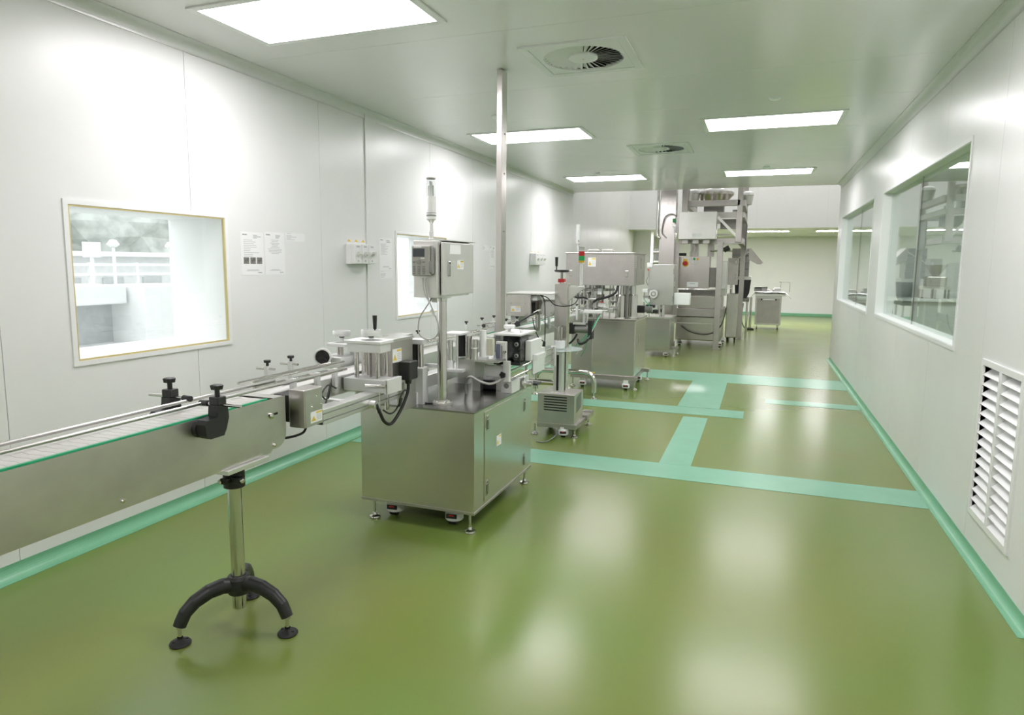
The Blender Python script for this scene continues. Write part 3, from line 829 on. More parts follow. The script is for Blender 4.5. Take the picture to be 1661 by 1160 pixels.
# signal tower
tx, ty = -1.858, 3.63
MB().lathe([(.034, 0), (.034, .004), (.014, .008), (.014, .05), (.009, .052), (.009, .10), (.013, .105), (.02, .118)], (tx, ty, bz1+.006), n=18).build('tower_stem', 'aluminium', lm)
tb = MB().lathe([(.0, 0), (.026, 0), (.029, .004), (.029, .135), (.0, .135)], (tx, ty, bz1+.124), n=24).build('tower_body', 'white_plastic', lm)
zz = bz1+.124
MB().lathe([(.0293, 0), (.0293, .010)], (tx, ty, zz+.02), n=24).lathe([(.0293, 0), (.0293, .004)], (tx, ty, zz+.038), n=24).build('tower_vents', 'midgrey', tb)
MB().lathe([(.028, .0), (.028, .105), (.024, .112), (0, .114)], (tx, ty, zz+.135), n=24).build('tower_lens', 'glass_film', lm)
MB().cyl((tx, ty, zz+.135), (tx, ty, zz+.225), .010, n=12).box(tx-.018, tx+.018, ty-.003, ty+.003, zz+.14, zz+.20).build('tower_lamp', 'offwhite_plastic', lm)
MB().lathe([(.0285, 0), (.0285, .008), (0, .012)], (tx, ty, zz+.238), n=24).build('tower_cap', 'grey_plastic', lm)

# --- through conveyor of the labeller
K0, K1, ZB = -2.405, -2.235, 1.000
def bottle_conveyor(t, x0, x1, y0, y1, zb, step=0.9):
    MB().box(x0, x0+.012, y0, y1, zb-.10, zb+.004).build('side_rail', 'aluminium', t)
    MB().box(x1-.012, x1, y0, y1, zb-.10, zb+.004).build('side_rail', 'aluminium', t)
    MB().box(x0+.012, x1-.012, y0, y1, zb-.02, zb-.004).build('belt', 'offwhite_plastic', t)
    return t
bottle_conveyor(lm, K0, K1, 2.52, 5.55, ZB)
for s, x, z in ((1, K1-.035, 1.075), (1, K1-.035, 1.045), (-1, K0+.04, 1.062)):
    MB().cyl((x, 2.55, z), (x, 3.30, z), .007, n=10).build('guide_rail', 'chrome', lm)
    MB().cyl((x, 3.95, z), (x, 5.5, z), .007, n=10).build('guide_rail', 'chrome', lm)
MB().cyl((K1-.004, 2.72, 1.035), (K1-.004, 3.28, 1.035), .008, n=10).build('guide_rail', 'chrome', lm)
me_p = MB().box(-.012, .012, -.014, .014, 0, .14).mesh('rail_post', 'anodised', Z0)
for y in (2.78, 2.98, 3.14):
    o = part_from(me_p, 'rail_post', lm, (K1+.014, y, .92))
    MB().cyl((K1+.014, y, 1.05), (K1-.04, y, 1.05), .006, n=8).cyl((K1+.014, y, .955), (K1+.034, y, .955), .008, n=8).build('post_rod', 'aluminium', o)
for y, z in ((2.83, 1.105), (3.02, 1.105)):
    mb = MB().box(K0-.03, K0-.006, y-.014, y+.014, .96, z)
    o = mb.build('rail_post', 'anodised', lm)
    MB().cyl((K0-.09, y, z-.015), (K0+.03, y, z-.015), .006, n=8).build('post_rod', 'chrome', o)
    star_knob(o, (K0-.018, y, z), (0, 0, 1), .018, .018)
for y in (4.05, 4.5, 4.95, 5.4):
    mb = MB().box(K0-.03, K0-.006, y-.012, y+.012, .96, 1.12)
    o = mb.build('rail_post', 'anodised', lm)
    star_knob(o, (K0-.018, y, 1.12), (0, 0, 1), .016, .015)
# sensor box at the conveyor start
gb = MB().box(-2.075, -1.985, 2.56, 2.70, .868, 1.052, bv=.004).build('sensor_box', 'steel_h', lm)
MB().box(-2.17, -2.075, 2.57, 2.69, .89, 1.02).build('box_mount', 'black_plastic', lm)
MB().box(-1.985, -1.982, 2.565, 2.695, .872, 1.048).build('box_lid', 'steel_h', gb)
sticker(lm, (-1.982, 2.645, .912), '+x', .09, .055)
for y_, z_ in ((2.61, .965), (2.68, .965), (2.645, 1.01)): bolt(gb, (-1.982, y_, z_), (1, 0, 0), .004)
px_tube(lm, [(-2.03, 2.63, .868), (-2.03, 2.6, .835), (-2.08, 2.54, .82), (-2.14, 2.50, .83)], .006, 'black_rubber')
# main aluminium beam with bored end
bmn = MB().box(-2.085, -2.005, 2.73, 4.62, .845, .925, bv=.003).build('support_beam', 'aluminium', lm)
for z in (.868, .902):
    MB().box(-2.005, -2.0035, 2.73, 3.6, z-.003, z+.003).build('beam_groove', 'midgrey', bmn)
MB().box(-2.082, -2.008, 2.722, 2.73, .848, .922).build('beam_end_cap', 'black_plastic', bmn)
MB().cyl((-2.005, 3.16, .87), (-1.965, 3.16, .87), .022, n=18).build('beam_socket', 'aluminium', bmn)
for y in (3.70, 4.5):
    MB().box(-2.10, -1.99, y-.03, y+.03, ZT, .845).build('beam_block', 'anodised', lm)
for y in (2.95, 3.3, 4.3):
    MB().box(K1, -2.045, y-.02, y+.02, .905, .93).build('bracket', 'anodised', lm)
# feeder head with posts and handwheel
hx0, hx1, hy = -2.205, -1.955, 3.24
MB().box(hx0, hx1-.03, hy, hy+.14, 1.145, 1.195, bv=.003).box(hx0-.01, hx1-.02, hy-.012, hy+.16, 1.195, 1.213, bv=.003).build('head_top_block', 'anodised', lm)
for dx in (.05, .19):
    for dy in (.022, .115):
        MB().cyl((hx0+dx, hy+dy, .80), (hx0+dx, hy+dy, 1.15), .0135, n=16).build('head_post', 'chrome', lm)
MB().cyl((hx0+.12, hy+.06, .86), (hx0+.12, hy+.06, 1.15), .007, n=10).build('lead_screw', 'steel_dark', lm)
MB().box(hx0-.02, hx1, hy-.012, hy+.14, .92, .995, bv=.003).build('head_lower_block', 'anodised', lm)
MB().box(hx1+.001, hx1+.013, hy-.014, hy+.142, .915, 1.0, bv=.002).box(hx1+.016, hx1+.026, hy-.014, hy+.142, .915, 1.0, bv=.002).build('clamp_plate', 'anodised', lm)
MB().cyl((hx1-.005, hy-.02, .965), (hx1-.10, hy-.05, .968), .007, n=10).cyl((hx1-.012, hy-.02, .965), (hx1+.014, hy-.02, .965), .011, n=10).build('clamp_lever', 'chrome', lm)
handwheel(lm, (hx0+.125, hy+.06, 1.255), (0, 0, 1), .056)
MB().cyl((hx0+.125, hy+.06, 1.213), (hx0+.125, hy+.06, 1.235), .014, n=12).build('wheel_shaft', 'aluminium', lm)
gx = MB().box(hx0+.02, -1.975, 3.355, 3.60, .94, 1.20, bv=.003).build('drive_gearbox', 'steel_h', lm)
MB().box(-2.03, -1.978, 3.50, 3.64, ZT, .94).build('drive_plate', 'steel_light', lm)
MB().box(-2.10, -1.973, 3.37, 3.61, 1.20, 1.212).build('gearbox_lid', 'steel_light', gx)
MB().box(hx0+.015, -2.08, 3.605, 3.80, 1.03, 1.205, bv=.003).build('drive_cover', 'steel_light', lm)
sticker(lm, (-1.975, 3.41, 1.115), '+x', .105, .08)
mc = MB().box(-1.975, -1.905, 3.43, 3.535, .965, 1.075, bv=.006).build('motor_terminal_box', 'black_plastic', lm)
MB().cyl((-1.935, 3.47, .94), (-1.935, 3.47, .966), .017, .022, n=12).build('motor_gland', 'black_plastic', mc)
px_tube(lm, [(-1.935, 3.47, .945), (-1.935, 3.46, .89), (-1.945, 3.40, .80), (-1.95, 3.30, .735), (-1.95, 3.22, .76), (-1.955, 3.18, .82), (-1.97, 3.165, .87)], .0095, 'black_rubber')
px_tube(lm, [(-1.935, 3.45, .90), (-1.925, 3.40, .91), (-1.93, 3.36, .87), (-1.945, 3.38, .82), (-1.95, 3.42, .86), (-1.955, 3.35, .80), (-1.965, 3.3, .79), (-1.99, 3.27, .815)], .005, 'black_rubber')
px_tube(lm, [at(545, 630, 'x', -2.16), at(532, 625, 'x', -2.15), at(522, 640, 'x', -2.14), at(532, 648, 'x', -2.13), at(536, 622, 'x', -2.12), at(528, 655, 'x', -2.10), at(514, 685, 'x', -2.06)], .004, 'black_rubber')
# rear side unit across the conveyor with its wheels
MB().box(-2.60, -2.44, 3.52, 3.72, .985, 1.06, bv=.004).build('rear_head_block', 'anodised', lm)
MB().cyl((-2.50, 3.60, 1.06), (-2.50, 3.60, 1.135), .020, n=14).build('rear_head_post', 'chrome', lm)
MB().box(-2.56, -2.42, 3.54, 3.74, 1.125, 1.146, bv=.003).build('rear_head_cap', 'anodised', lm)
handwheel(lm, (-2.50, 3.62, 1.203), (0, 0, 1), .056, handle=False)
MB().cyl((-2.50, 3.62, 1.146), (-2.50, 3.62, 1.19), .014, n=10).build('wheel_shaft', 'aluminium', lm)
handwheel(lm, (-2.53, 3.455, 1.068), (0.5, -1, 0), .054, handle=False)
MB().cyl((-2.55, 3.53, 1.03), (-2.535, 3.46, 1.066), .018, n=12).build('wheel_shaft', 'chrome', lm)
MB().box(-2.47, -2.43, 3.66, 3.92, .88, 1.10, bv=.003).build('rear_drive_plate', 'anodised', lm)
# pinch rollers after the drive
MB().box(-2.045, -1.955, 3.69, 3.76, ZT, .985).box(-2.045, -1.95, 3.68, 3.77, .985, 1.0).build('roller_frame', 'anodised', lm)
MB().box(-2.05, -1.95, 3.68, 3.77, 1.15, 1.18, bv=.003).build('roller_cap', 'anodised', lm)
MB().cyl((-2.025, 3.72, 1.0), (-2.025, 3.72, 1.15), .018, n=16).build('roller', 'black_rubber', lm)
MB().cyl((-1.985, 3.72, 1.0), (-1.985, 3.72, 1.15), .020, n=18).build('roller', 'chrome', lm)
so = MB().box(-2.02, -1.985, 4.02, 4.05, 1.11, 1.145).build('sensor_head', 'midgrey', lm)
MB().box(-2.015, -2.008, 4.018, 4.02, 1.12, 1.136).box(-1.998, -1.991, 4.018, 4.02, 1.12, 1.136).build('sensor_led', 'red', so)
MB().cyl((-2.0, 4.035, .93), (-2.0, 4.035, 1.11), .006, n=8).build('sensor_stem', 'aluminium', lm)
# label path plates and rollers right of the post
lp = MB().box(-1.97, -1.84, 4.03, 4.20, .928, .945).build('label_arm', 'anodised', lm)
MB().cyl((-1.945, 4.07, .945), (-1.945, 4.07, 1.0), .026, n=18).build('roller_collar', 'white_plastic', lm)
MB().cyl((-1.945, 4.07, 1.0), (-1.945, 4.07, 1.14), .018, n=16).build('label_roller', 'steel_light', lm)
MB().cyl((-1.895, 4.07, .945), (-1.895, 4.07, 1.175), .010, n=12).build('label_post', 'aluminium', lm)
MB().box(-2.0, -1.86, 4.05, 4.22, 1.175, 1.187).build('label_top_plate', 'anodised', lm)
MB().cyl((-1.90, 4.17, 1.02), (-1.90, 4.17, 1.165), .030, n=20).build('label_roller', 'black_rubber', lm)
MB().cyl((-1.845, 4.15, 1.0), (-1.845, 4.15, 1.165), .024, n=20).build('label_roller', 'chrome', lm)
MB().box(-1.90, -1.60, 4.08, 4.50, 1.0, 1.012).prism([(-1.90, .885), (-1.775, .885), (-1.775, 1.0), (-1.90, 1.0)], 'y', 4.085, 4.09).box(-1.775, -1.77, 4.085, 4.5, .885, 1.0).build('label_plate', 'steel_light', lm)
MB().cyl((-1.782, 4.11, 1.012), (-1.782, 4.11, 1.15), .022, n=20).build('label_roller', 'steel_light', lm)
MB().lathe([(.026, 0), (.026, .010)], (-1.782, 4.11, 1.085), n=20).build('roller_ring', 'white_plastic', lm)
MB().cyl((-1.73, 4.13, 1.03), (-1.73, 4.13, 1.21), .024, n=20).build('label_roller', 'white_plastic', lm)
MB().box(-1.76, -1.70, 4.10, 4.16, 1.012, 1.03).box(-1.76, -1.755, 4.155, 4.16, 1.03, 1.25).build('roller_bracket', 'anodised', lm)
star_knob(lm, (-1.735, 4.15, 1.235), (.5, -1, .2), .013, .01)
MB().box(-1.75, -1.674, 4.16, 4.20, 1.035, 1.15).build('print_pad', 'cream', lm)
MB().box(-1.88, -1.70, 4.30, 4.52, ZT, .84, bv=.01).build('label_shadow_block', 'black_plastic', lm)  # black block: motor parts, with the plate's shadow put into its colour
MB().box(-1.86, -1.80, 4.25, 4.31, ZT, .885).box(-1.70, -1.66, 4.3, 4.42, ZT, 1.0).build('base_block', 'steel_light', lm)
px_tube(lm, [(-1.85, 4.12, ZT), (-1.845, 4.10, .85), (-1.80, 4.08, .895), (-1.74, 4.10, .865), (-1.68, 4.14, .845), (-1.62, 4.18, .87), (-1.60, 4.22, .90)], .009, 'cable_grey')
# coder under a smoked cover
cd = MB().box(-1.70, -1.50, 4.42, 4.60, .965, 1.145, bv=.006).build('coder_body', 'midgrey', lm)
MB().box(-1.705, -1.51, 4.255, 4.415, .985, 1.165, bv=.004).build('coder_cover', 'glass_smoke', lm)
MB().box(-1.70, -1.505, 4.25, 4.42, .965, .985).build('coder_base', 'black_plastic', lm)
cp = MB().box(-1.676, -1.598, 4.222, 4.252, .992, 1.128, bv=.006).build('coder_panel', 'offwhite_plastic', lm)
MB().box(-1.668, -1.640, 4.219, 4.223, 1.005, 1.11).build('coder_display', 'display_blue', cp)
MB().box(-1.633, -1.625, 4.219, 4.223, 1.005, 1.10).build('coder_strip', 'midgrey', cp)
MB().cyl((-1.606, 4.222, 1.058), (-1.606, 4.205, 1.058), .010, n=12).build('coder_knob', 'chrome', cp)
for z in (1.105, 1.025):
    rl = MB().cyl((-1.548, 4.29, z), (-1.548, 4.40, z), .034, n=22).build('ribbon_reel', 'black_rubber', lm)
    MB().lathe([(.006, .004), (.013, .004), (.016, 0), (.016, -.01)], (-1.548, 4.29, z), (0, -1, 0), n=16).build('reel_hub', 'steel_light', rl)
MB().box(-1.705, -1.51, 4.26, 4.60, 1.166, 1.178).build('coder_lid', 'anodised', lm)
MB().lathe([(0, .026), (.036, .026), (.04, .022), (.04, .004), (.036, 0), (.012, 0), (.012, -.02)], (-1.65, 4.42, 1.20), n=22).build('lid_knob', 'white_plastic', lm)
MB().lathe([(0, .016), (.013, .016), (.013, -.01)], (-1.545, 4.38, 1.18), n=14).build('lid_button', 'white_plastic', lm)
MB().box(-1.508, -1.465, 4.36, 4.60, .985, 1.125, bv=.003).box(-1.465, -1.43, 4.40, 4.60, .985, 1.025, bv=.003).build('coder_side_block', 'anodised', lm)
# swing arm frame with rods
MB().box(-1.755, -1.575, 4.215, 4.227, .885, .962).build('swing_arm', 'anodised', lm)
e1 = MB().box(-1.612, -1.566, 4.20, 4.232, .855, .998, bv=.002).build('frame_end', 'anodised', lm)
star_knob(e1, (-1.60, 4.20, .905), (-.3, -1, 0), .022, .012)
for z in (.972, .925, .872):
    MB().cyl((-1.575, 4.22, z), (-1.575, 5.28, z-.0), .0075, n=10).build('frame_rod', 'chrome', lm)
pl = MB().box(-1.566, -1.556, 4.68, 4.97, .835, 1.0, bv=.001).build('slide_plate', 'anodised', lm)
MB().box(-1.59, -1.556, 4.68, 4.97, 1.0, 1.012).build('slide_flange', 'anodised', pl)
star_knob(pl, (-1.556, 4.86, .955), (1, 0, 0), .014, .006)
MB().box(-1.592, -1.556, 5.25, 5.275, .82, .985, bv=.001).build('frame_end', 'anodised', lm)
MB().box(-1.585, -1.58, 4.97, 5.25, .84, .965).build('frame_web', 'steel_light', lm)
MB().box(-1.64, -1.56, 4.24, 4.40, ZT, .855, bv=.002).box(-1.60, -1.575, 4.40, 4.64, ZT, .84).build('frame_base', 'anodised', lm)
MB().lathe([(.0, .003), (.018, .003), (.018, 0)], (-1.60, 4.24, .82), (0, -1, 0), n=16).build('base_cap', 'midgrey', lm)
MB().cyl((-1.56, 4.48, .81), (-1.545, 4.48, .81), .04, n=20).cyl((-1.545, 4.5, .80), (-1.50, 4.5, .80), .02, n=14).build('adjust_dial', 'aluminium', lm)
MB().box(-1.55, -1.47, 4.52, 4.62, .785, .80).build('dial_pointer', 'black_plastic', lm)
MB().cyl((-2.12, 4.0, .85), (-2.12, 4.0, .95), .04, n=18).build('brush_motor', 'black_plastic', lm)
px_tube(lm, [(-2.12, 4.0, .86), (-2.10, 3.95, .82), (-2.0, 3.80, .80), (-1.985, 3.72, .80)], .007, 'black_rubber')
px_tube(lm, [(-1.99, 3.73, .79), (-1.95, 3.72, .772), (-1.89, 3.74, .772)], .004, 'black_rubber')
# ================================================================== TRANSFER CONVEYOR on chrome pipe legs
tc_ = thing('transfer_conveyor', 'bottle conveyor on bent chrome pipe legs between the column machine and the filler', 'conveyor', (-2.3, 7.2, 0))
T0, T1 = -2.40, -2.20
for x in (T0, T1-.01): MB().box(x, x+.01, 5.60, 8.72, .885, 1.004).build('side_rail', 'steel_light', tc_)
MB().box(T0+.01, T1-.01, 5.60, 8.72, .98, .998).build('belt', 'offwhite_plastic', tc_)
for x in (T0+.012, T1-.02): MB().box(x, x+.008, 5.60, 8.72, .998, 1.006).build('wear_strip', 'belt_green', tc_)
for x, z in ((T0+.03, 1.06), (T0+.03, 1.10), (T1-.03, 1.06), (T1-.03, 1.10)):
    MB().cyl((x, 5.62, z), (x, 8.6, z), .0065, n=8).build('guide_rail', 'chrome', tc_)
me_b = MB().box(-.013, .013, -.015, .015, .95, 1.13).mesh('rail_post', 'anodised', Z0)
for i, y in enumerate((5.75, 6.05, 6.75, 7.1, 7.5, 7.9, 8.3)):
    for sx, x in ((-1, T0-.02), (1, T1+.02)):
        o = part_from(me_b, 'rail_post', tc_, (x, y, 0))
        MB().cyl((x-sx*.06, y, 1.08), (x+sx*.05, y, 1.08), .006, n=8).build('post_rod', 'chrome', o)
        star_knob(o, (x, y, 1.13), (0, 0, 1), .017, .012)
for y, z in ((6.85, .385), (8.0, .33)):
    xa, xb = -2.62, -1.862
    lg = px_tube(tc_, [(xa, y, .085), (xa, y, z-.12), (xa+.015, y, z-.06), (xa+.05, y, z-.018), (xa+.11, y, z), (-2.24, y, z), (xb-.13, y, z), (xb-.06, y, z-.018), (xb-.015, y, z-.07), (xb, y, z-.14), (xb, y, .085)], .033, 'chrome', 'pipe_leg', n=16)
    for x in (xa, xb): foot(lg, x, y, .09, 1.1)
    for x in (-2.36, -2.24): MB().cyl((x, y, z), (x, y, .90), .017, n=14).build('leg_post', 'chrome', tc_)
px_tube(tc_, [(-2.5, 8.4, .27), (-2.15, 8.38, .262), (-1.95, 8.40, .27)], .007, 'yellow', 'air_hose')

# ================================================================== COLUMN MACHINE with vented base
cm = thing('column_machine', 'steel column machine on a vented base with glass reel disc and stack light', 'machine', (-1.78, 6.35, 0))
b0 = MB().box(-1.968, -1.602, 6.08, 6.42, .125, .418, bv=.003).build('base_housing', 'steel_h', cm)
MB().box(-1.972, -1.578, 6.072, 6.44, .085, .128).build('base_frame', 'steel_dull', cm)
MB().box(-1.66, -1.56, 6.44, 6.70, .10, .15).box(-1.66, -1.56, 6.60, 6.70, .15, .155).build('outrigger', 'steel_dull', cm)
for i in range(6):
    MB().box(-1.905, -1.675+.0*i, 6.0785, 6.0798, .388-.026*i-.006, .388-.026*i+.006).build('vent_slot', 'slot_black', b0)
for i in range(7):
    z = .385-.022*i
    MB().prism([(6.15, z-.02), (6.34, z+.012), (6.34, z+.020), (6.15, z-.012)], 'x', -1.6018, -1.6005).build('vent_slot', 'slot_black', b0)
MB().box(-1.86, -1.79, 6.12, 6.19, .418, .4195).build('floor_label', 'paper', b0)
MB().box(-1.835, -1.815, 6.14, 6.16, .4195, .4202).build('label_print', 'yellow', b0)
for x, y in ((-1.60, 6.10), (-1.60, 6.65), (-2.0, 6.10)): foot(cm, x, y, .10, .95)
for x, y in ((-1.71, 6.10), (-1.71, 6.55), (-1.93, 6.40)): caster(cm, x, y, .10, .2)
MB().box(-1.887, -1.757, 6.32, 6.41, .418, 1.47, bv=.003).build('column', 'steel', cm)
MB().box(-1.852, -1.765, 6.20, 6.29, .418, .80, bv=.003).build('reel_post', 'aluminium', cm)
MB().box(-1.82, -1.797, 6.198, 6.2, .43, .78).build('post_slot', 'slot_black', cm)
MB().lathe([(.03, -.11), (.032, -.03), (.05, -.028), (.05, -.004)], (-1.808, 6.245, .835), n=24).build('disc_collar', 'white_plastic', cm)
MB().lathe([(.0, 0), (.225, 0), (.226, .003), (.225, .006), (0, .006)], (-1.808, 6.245, .835), n=48).build('reel_disc', 'frosted_disc', cm)
MB().lathe([(0, 0), (.054, 0), (.055, .004), (.055, .072), (.05, .076), (0, .076)], (-1.808, 6.245, .842), n=24).build('reel_hub', 'white_plastic', cm)
MB().cyl((-1.82, 6.245, .918), (-1.82, 6.245, 1.055), .015, n=14).cyl((-1.79, 6.245, .918), (-1.79, 6.245, 1.05), .010, n=12).build('reel_spindle', 'chrome', cm)
MB().lathe([(.0, .006), (.028, .006), (.03, 0), (.022, -.02)], (-1.82, 6.36, 1.475), n=14).build('wheel_base', 'steel_light', cm)
MB().box(-1.86, -1.80, 6.33, 6.40, 1.478, 1.515, bv=.003).build('height_counter', 'red', cm)
MB().cyl((-1.83, 6.36, 1.515), (-1.83, 6.36, 1.585), .012, n=10).build('wheel_shaft', 'steel_dark', cm)
hw = MB().lathe([(0, .0), (.06, .004), (.072, .012), (.074, .02), (.07, .026), (.055, .022), (.0, .016)], (-1.83, 6.36, 1.575), n=26).build('crank_wheel', 'black_plastic', cm)
MB().cyl((-1.885, 6.36, 1.595), (-1.885, 6.36, 1.64), .006, n=8).cyl((-1.885, 6.36, 1.635), (-1.885, 6.36, 1.725), .013, .016, n=12).build('crank_handle', 'black_plastic', hw)
# stack light on a gusset
MB().prism([(-1.757, 1.30), (-1.757, 1.435), (-1.60, 1.435), (-1.60, 1.425)], 'y', 6.34, 6.40).build('gusset_bracket', 'steel_light', cm)
sx_, sy_ = -1.637, 6.37
MB().cyl((sx_, sy_, 1.435), (sx_, sy_, 1.66), .015, n=14).lathe([(.034, 0), (.034, .006), (.015, .014)], (sx_, sy_, 1.435), n=16).build('light_stem', 'white_plastic', cm)
for (z0_, z1_, m) in ((1.66, 1.672, 'offwhite_plastic'), (1.672, 1.692, 'amber'), (1.692, 1.738, 'green'), (1.738, 1.782, 'red'), (1.782, 1.828, 'offwhite_plastic')):
    MB().lathe([(0, 0), (.029, 0), (.029, z1_-z0_-.001), (0, z1_-z0_-.001)], (sx_, sy_, z0_), n=20).build('light_segment', m, cm)
MB().lathe([(.0293, 0), (.0293, .006)], (sx_, sy_, 1.80), n=20).lathe([(.0293, .014), (.0293, .02)], (sx_, sy_, 1.80), n=20).build('light_band', 'midgrey', cm)
# drive box over the conveyor
db = MB().box(-2.355, -2.095, 6.20, 6.62, 1.145, 1.358, bv=.004).build('drive_box', 'steel', cm)
MB().box(-2.37, -1.88, 6.19, 6.72, 1.36, 1.372).build('drive_lid', 'steel_light', cm)
sticker(cm, (-2.25, 6.20, 1.215), '-y', .105, .055)
for x, z in ((-2.34, 1.16), (-2.11, 1.16), (-2.34, 1.34), (-2.11, 1.34), (-2.30, 1.27), (-2.15, 1.27)): bolt(db, (x, 6.2, z), (0, -1, 0), .004, 'midgrey')
MB().box(-2.095, -2.04, 6.24, 6.36, 1.30, 1.35, bv=.003).build('sensor_block', 'white_plastic', cm)
MB().box(-2.0955, -2.090, 6.24, 6.33, 1.16, 1.28).build('drive_opening', 'slot_black', cm)
MB().lathe([(0, -.045), (.075, -.045), (.078, -.04), (.078, .04), (0, .04)], (-1.975, 6.42, 1.213), (0, 1, 0), n=28).build('belt_drum', 'steel_light', cm)
for a in (0.8, 2.4, 3.9, 5.5): bolt(cm, (-1.975+.055*math.cos(a), 6.375, 1.213+.055*math.sin(a)), (0, -1, 0), .005)
MB().box(-2.09, -1.885, 6.44, 6.52, 1.15, 1.30).build('drum_arm', 'steel_dull', cm)
for x in (-2.33, -2.13): MB().cyl((x, 6.5, 1.01), (x, 6.5, 1.145), .012, n=10).build('drive_post', 'chrome', cm)
MB().box(-2.33, -2.26, 6.28, 6.58, 1.035, 1.145).build('pad_block', 'white_plastic', cm)
# black sensor arm and cables
px_tube(cm, [at(876, 503, 'y', 6.12), at(858, 513, 'y', 6.0), at(842, 522, 'y', 5.9)], .009, 'black_plastic', 'sensor_arm')
MB().cyl(at(876, 503, 'y', 6.12), at(866, 508, 'y', 6.06), .011, n=10).build('sensor_arm_end', 'steel_light', cm)
star_knob(cm, at(841, 526, 'y', 5.9), (0, -1, .2), .028, .01)
MB().box(-2.31, -2.20, 5.86, 5.94, 1.06, 1.10, bv=.006).build('sensor_mount', 'black_plastic', cm)
MB().cyl((-2.22, 5.9, 1.0), (-2.22, 5.9, 1.07), .014, n=10).build('sensor_mount_post', 'steel_light', cm)
px_tube(cm, [at(877, 479, 'y', 6.2), at(888, 483, 'y', 6.15), at(899, 494, 'y', 6.2), at(915, 497, 'y', 6.25), at(930, 494, 'y', 6.3), at(937, 486, 'y', 6.33), at(938, 476, 'y', 6.36)], .005, 'black_rubber')
px_tube(cm, [at(877, 479, 'y', 6.2), at(883, 487, 'y', 6.15), at(884, 510, 'y', 6.12), at(884, 545, 'y', 6.1), at(883, 560, 'y', 6.12)], .005, 'black_rubber')
px_tube(cm, [at(875, 480, 'y', 6.2), at(881, 492, 'y', 6.15), at(879, 512, 'y', 6.12), at(884, 524, 'y', 6.12), at(897, 528, 'y', 6.15), at(906, 537, 'y', 6.2), at(907, 552, 'y', 6.23)], .0035, 'cable_grey')
px_tube(cm, [at(864, 516, 'y', 6.02), at(868, 535, 'y', 6.0), at(874, 548, 'y', 6.05), at(882, 554, 'y', 6.1)], .005, 'black_rubber')
MB().cyl(at(883, 554, 'y', 6.1), at(882, 562, 'y', 6.1), .012, .016, n=10).build('cable_plug', 'black_plastic', cm)
px_tube(cm, [at(870, 716, 'z', .006), at(884, 717, 'z', .008), at(897, 710, 'z', .03), at(904, 704, 'y', 6.1)], .006, 'midgrey')

# ================================================================== FILLING MACHINE
fm = thing('filling_machine', 'large stainless filling machine with hooded top on chrome columns', 'machine', (-1.95, 9.2, 0))
F0, F1, G0, G1, FZ = -2.10, -1.515, 8.82, 9.70, .945
MB().box(F0, F1, G0, G1, .17, FZ-.02, bv=.012).build('cabinet_body', 'steel', fm)
MB().box(F0-.30, F0-.002, G0+.06, G1, .20, FZ-.02, bv=.004).build('side_cabinet', 'steel_dull', fm)
MB().box(F0-.32, F1+.012, G0-.012, G1+.012, FZ-.02, FZ, bv=.003).build('cabinet_top', 'steel', fm)
MB().box(F0-.28, F1+.04, G0-.03, G0+.06, .125, .17).box(F0-.28, F1+.07, G1-.06, G1+.03, .125, .17).box(F0-.25, F1+.0, G0+.06, G1-.06, .13, .165).build('base_frame', 'steel_dull', fm)
MB().box(F1, F1+.003, G0+.10, G1-.06, .22, FZ-.05).build('side_door', 'steel', fm)
MB().box(F1+.003, F1+.012, G0+.28, G0+.32, .60, .72, bv=.003).build('door_latch', 'chrome', fm)
for x, y in ((F1+.015, G0-.01), (F1+.04, G1), (F0-.25, G0-.005)): foot(fm, x, y, .13, 1.0)
for x, y in ((-1.62, G0-.01), (-1.58, G1-.15), (-2.22, G0+.02)): caster(fm, x, y, .13, .15, 1.05)
# hood
h0, h1, j0, j1 = -2.47, -1.548, 8.78, 9.62
hd = MB().box(h0, h1, j0, j1, 1.385, 1.80, bv=.004).build('hood', 'steel_dull', fm)
MB().box(h0-.012, h1+.012, j0-.012, j1+.012, 1.80, 1.815, bv=.003).build('hood_lid', 'steel', fm)
MB().box(h1, h1+.004, j0+.16, j1-.04, 1.40, 1.78).build('hood_door', 'steel_dull', hd)
for i in range(7): MB().box(h1, h1+.006, j0+.02, j0+.12, 1.62+.024*i, 1.632+.024*i).build('hood_louvre', 'steel_light', hd)
MB().box(h1+.004, h1+.012, j0+.45, j0+.48, 1.6, 1.75).build('hood_handle', 'chrome', hd)
sticker(fm, (-2.115, j0-.0008, 1.69), '-y', .105, .12, rows=5, bar=True)
for x in (-2.40, -1.645): MB().box(x-.02, x+.02, j0-.006, j0, 1.50, 1.58, bv=.003).box(x-.008, x+.008, j0-.010, j0-.006, 1.51, 1.56).build('hood_latch', 'chrome', hd)
for x in (-2.15, -1.95):
    px_tube(hd, [(x-.07, j0+.2, 1.815), (x-.07, j0+.2, 1.855), (x+.07, j0+.2, 1.855), (x+.07, j0+.2, 1.815)], .006, 'chrome', 'lifting_handle')
# columns under the hood
for x, y in ((-1.745, 8.96), (-1.625, 9.12), (-1.745, 9.45), (-2.30, 9.45)):
    c = MB().lathe([(.075, 0), (.075, .30), (.068, .315), (.048, .318), (.048, .45)], (x, y, FZ), n=26).build('chrome_column', 'chrome', fm)
    MB().lathe([(.08, 0), (.08, .012), (.075, .013)], (x, y, FZ), n=26).build('column_flange', 'steel_light', c)
MB().cyl((-1.66, 8.92, FZ), (-1.66, 8.92, 1.385), .022, n=14).build('drive_shaft', 'steel_dark', fm)
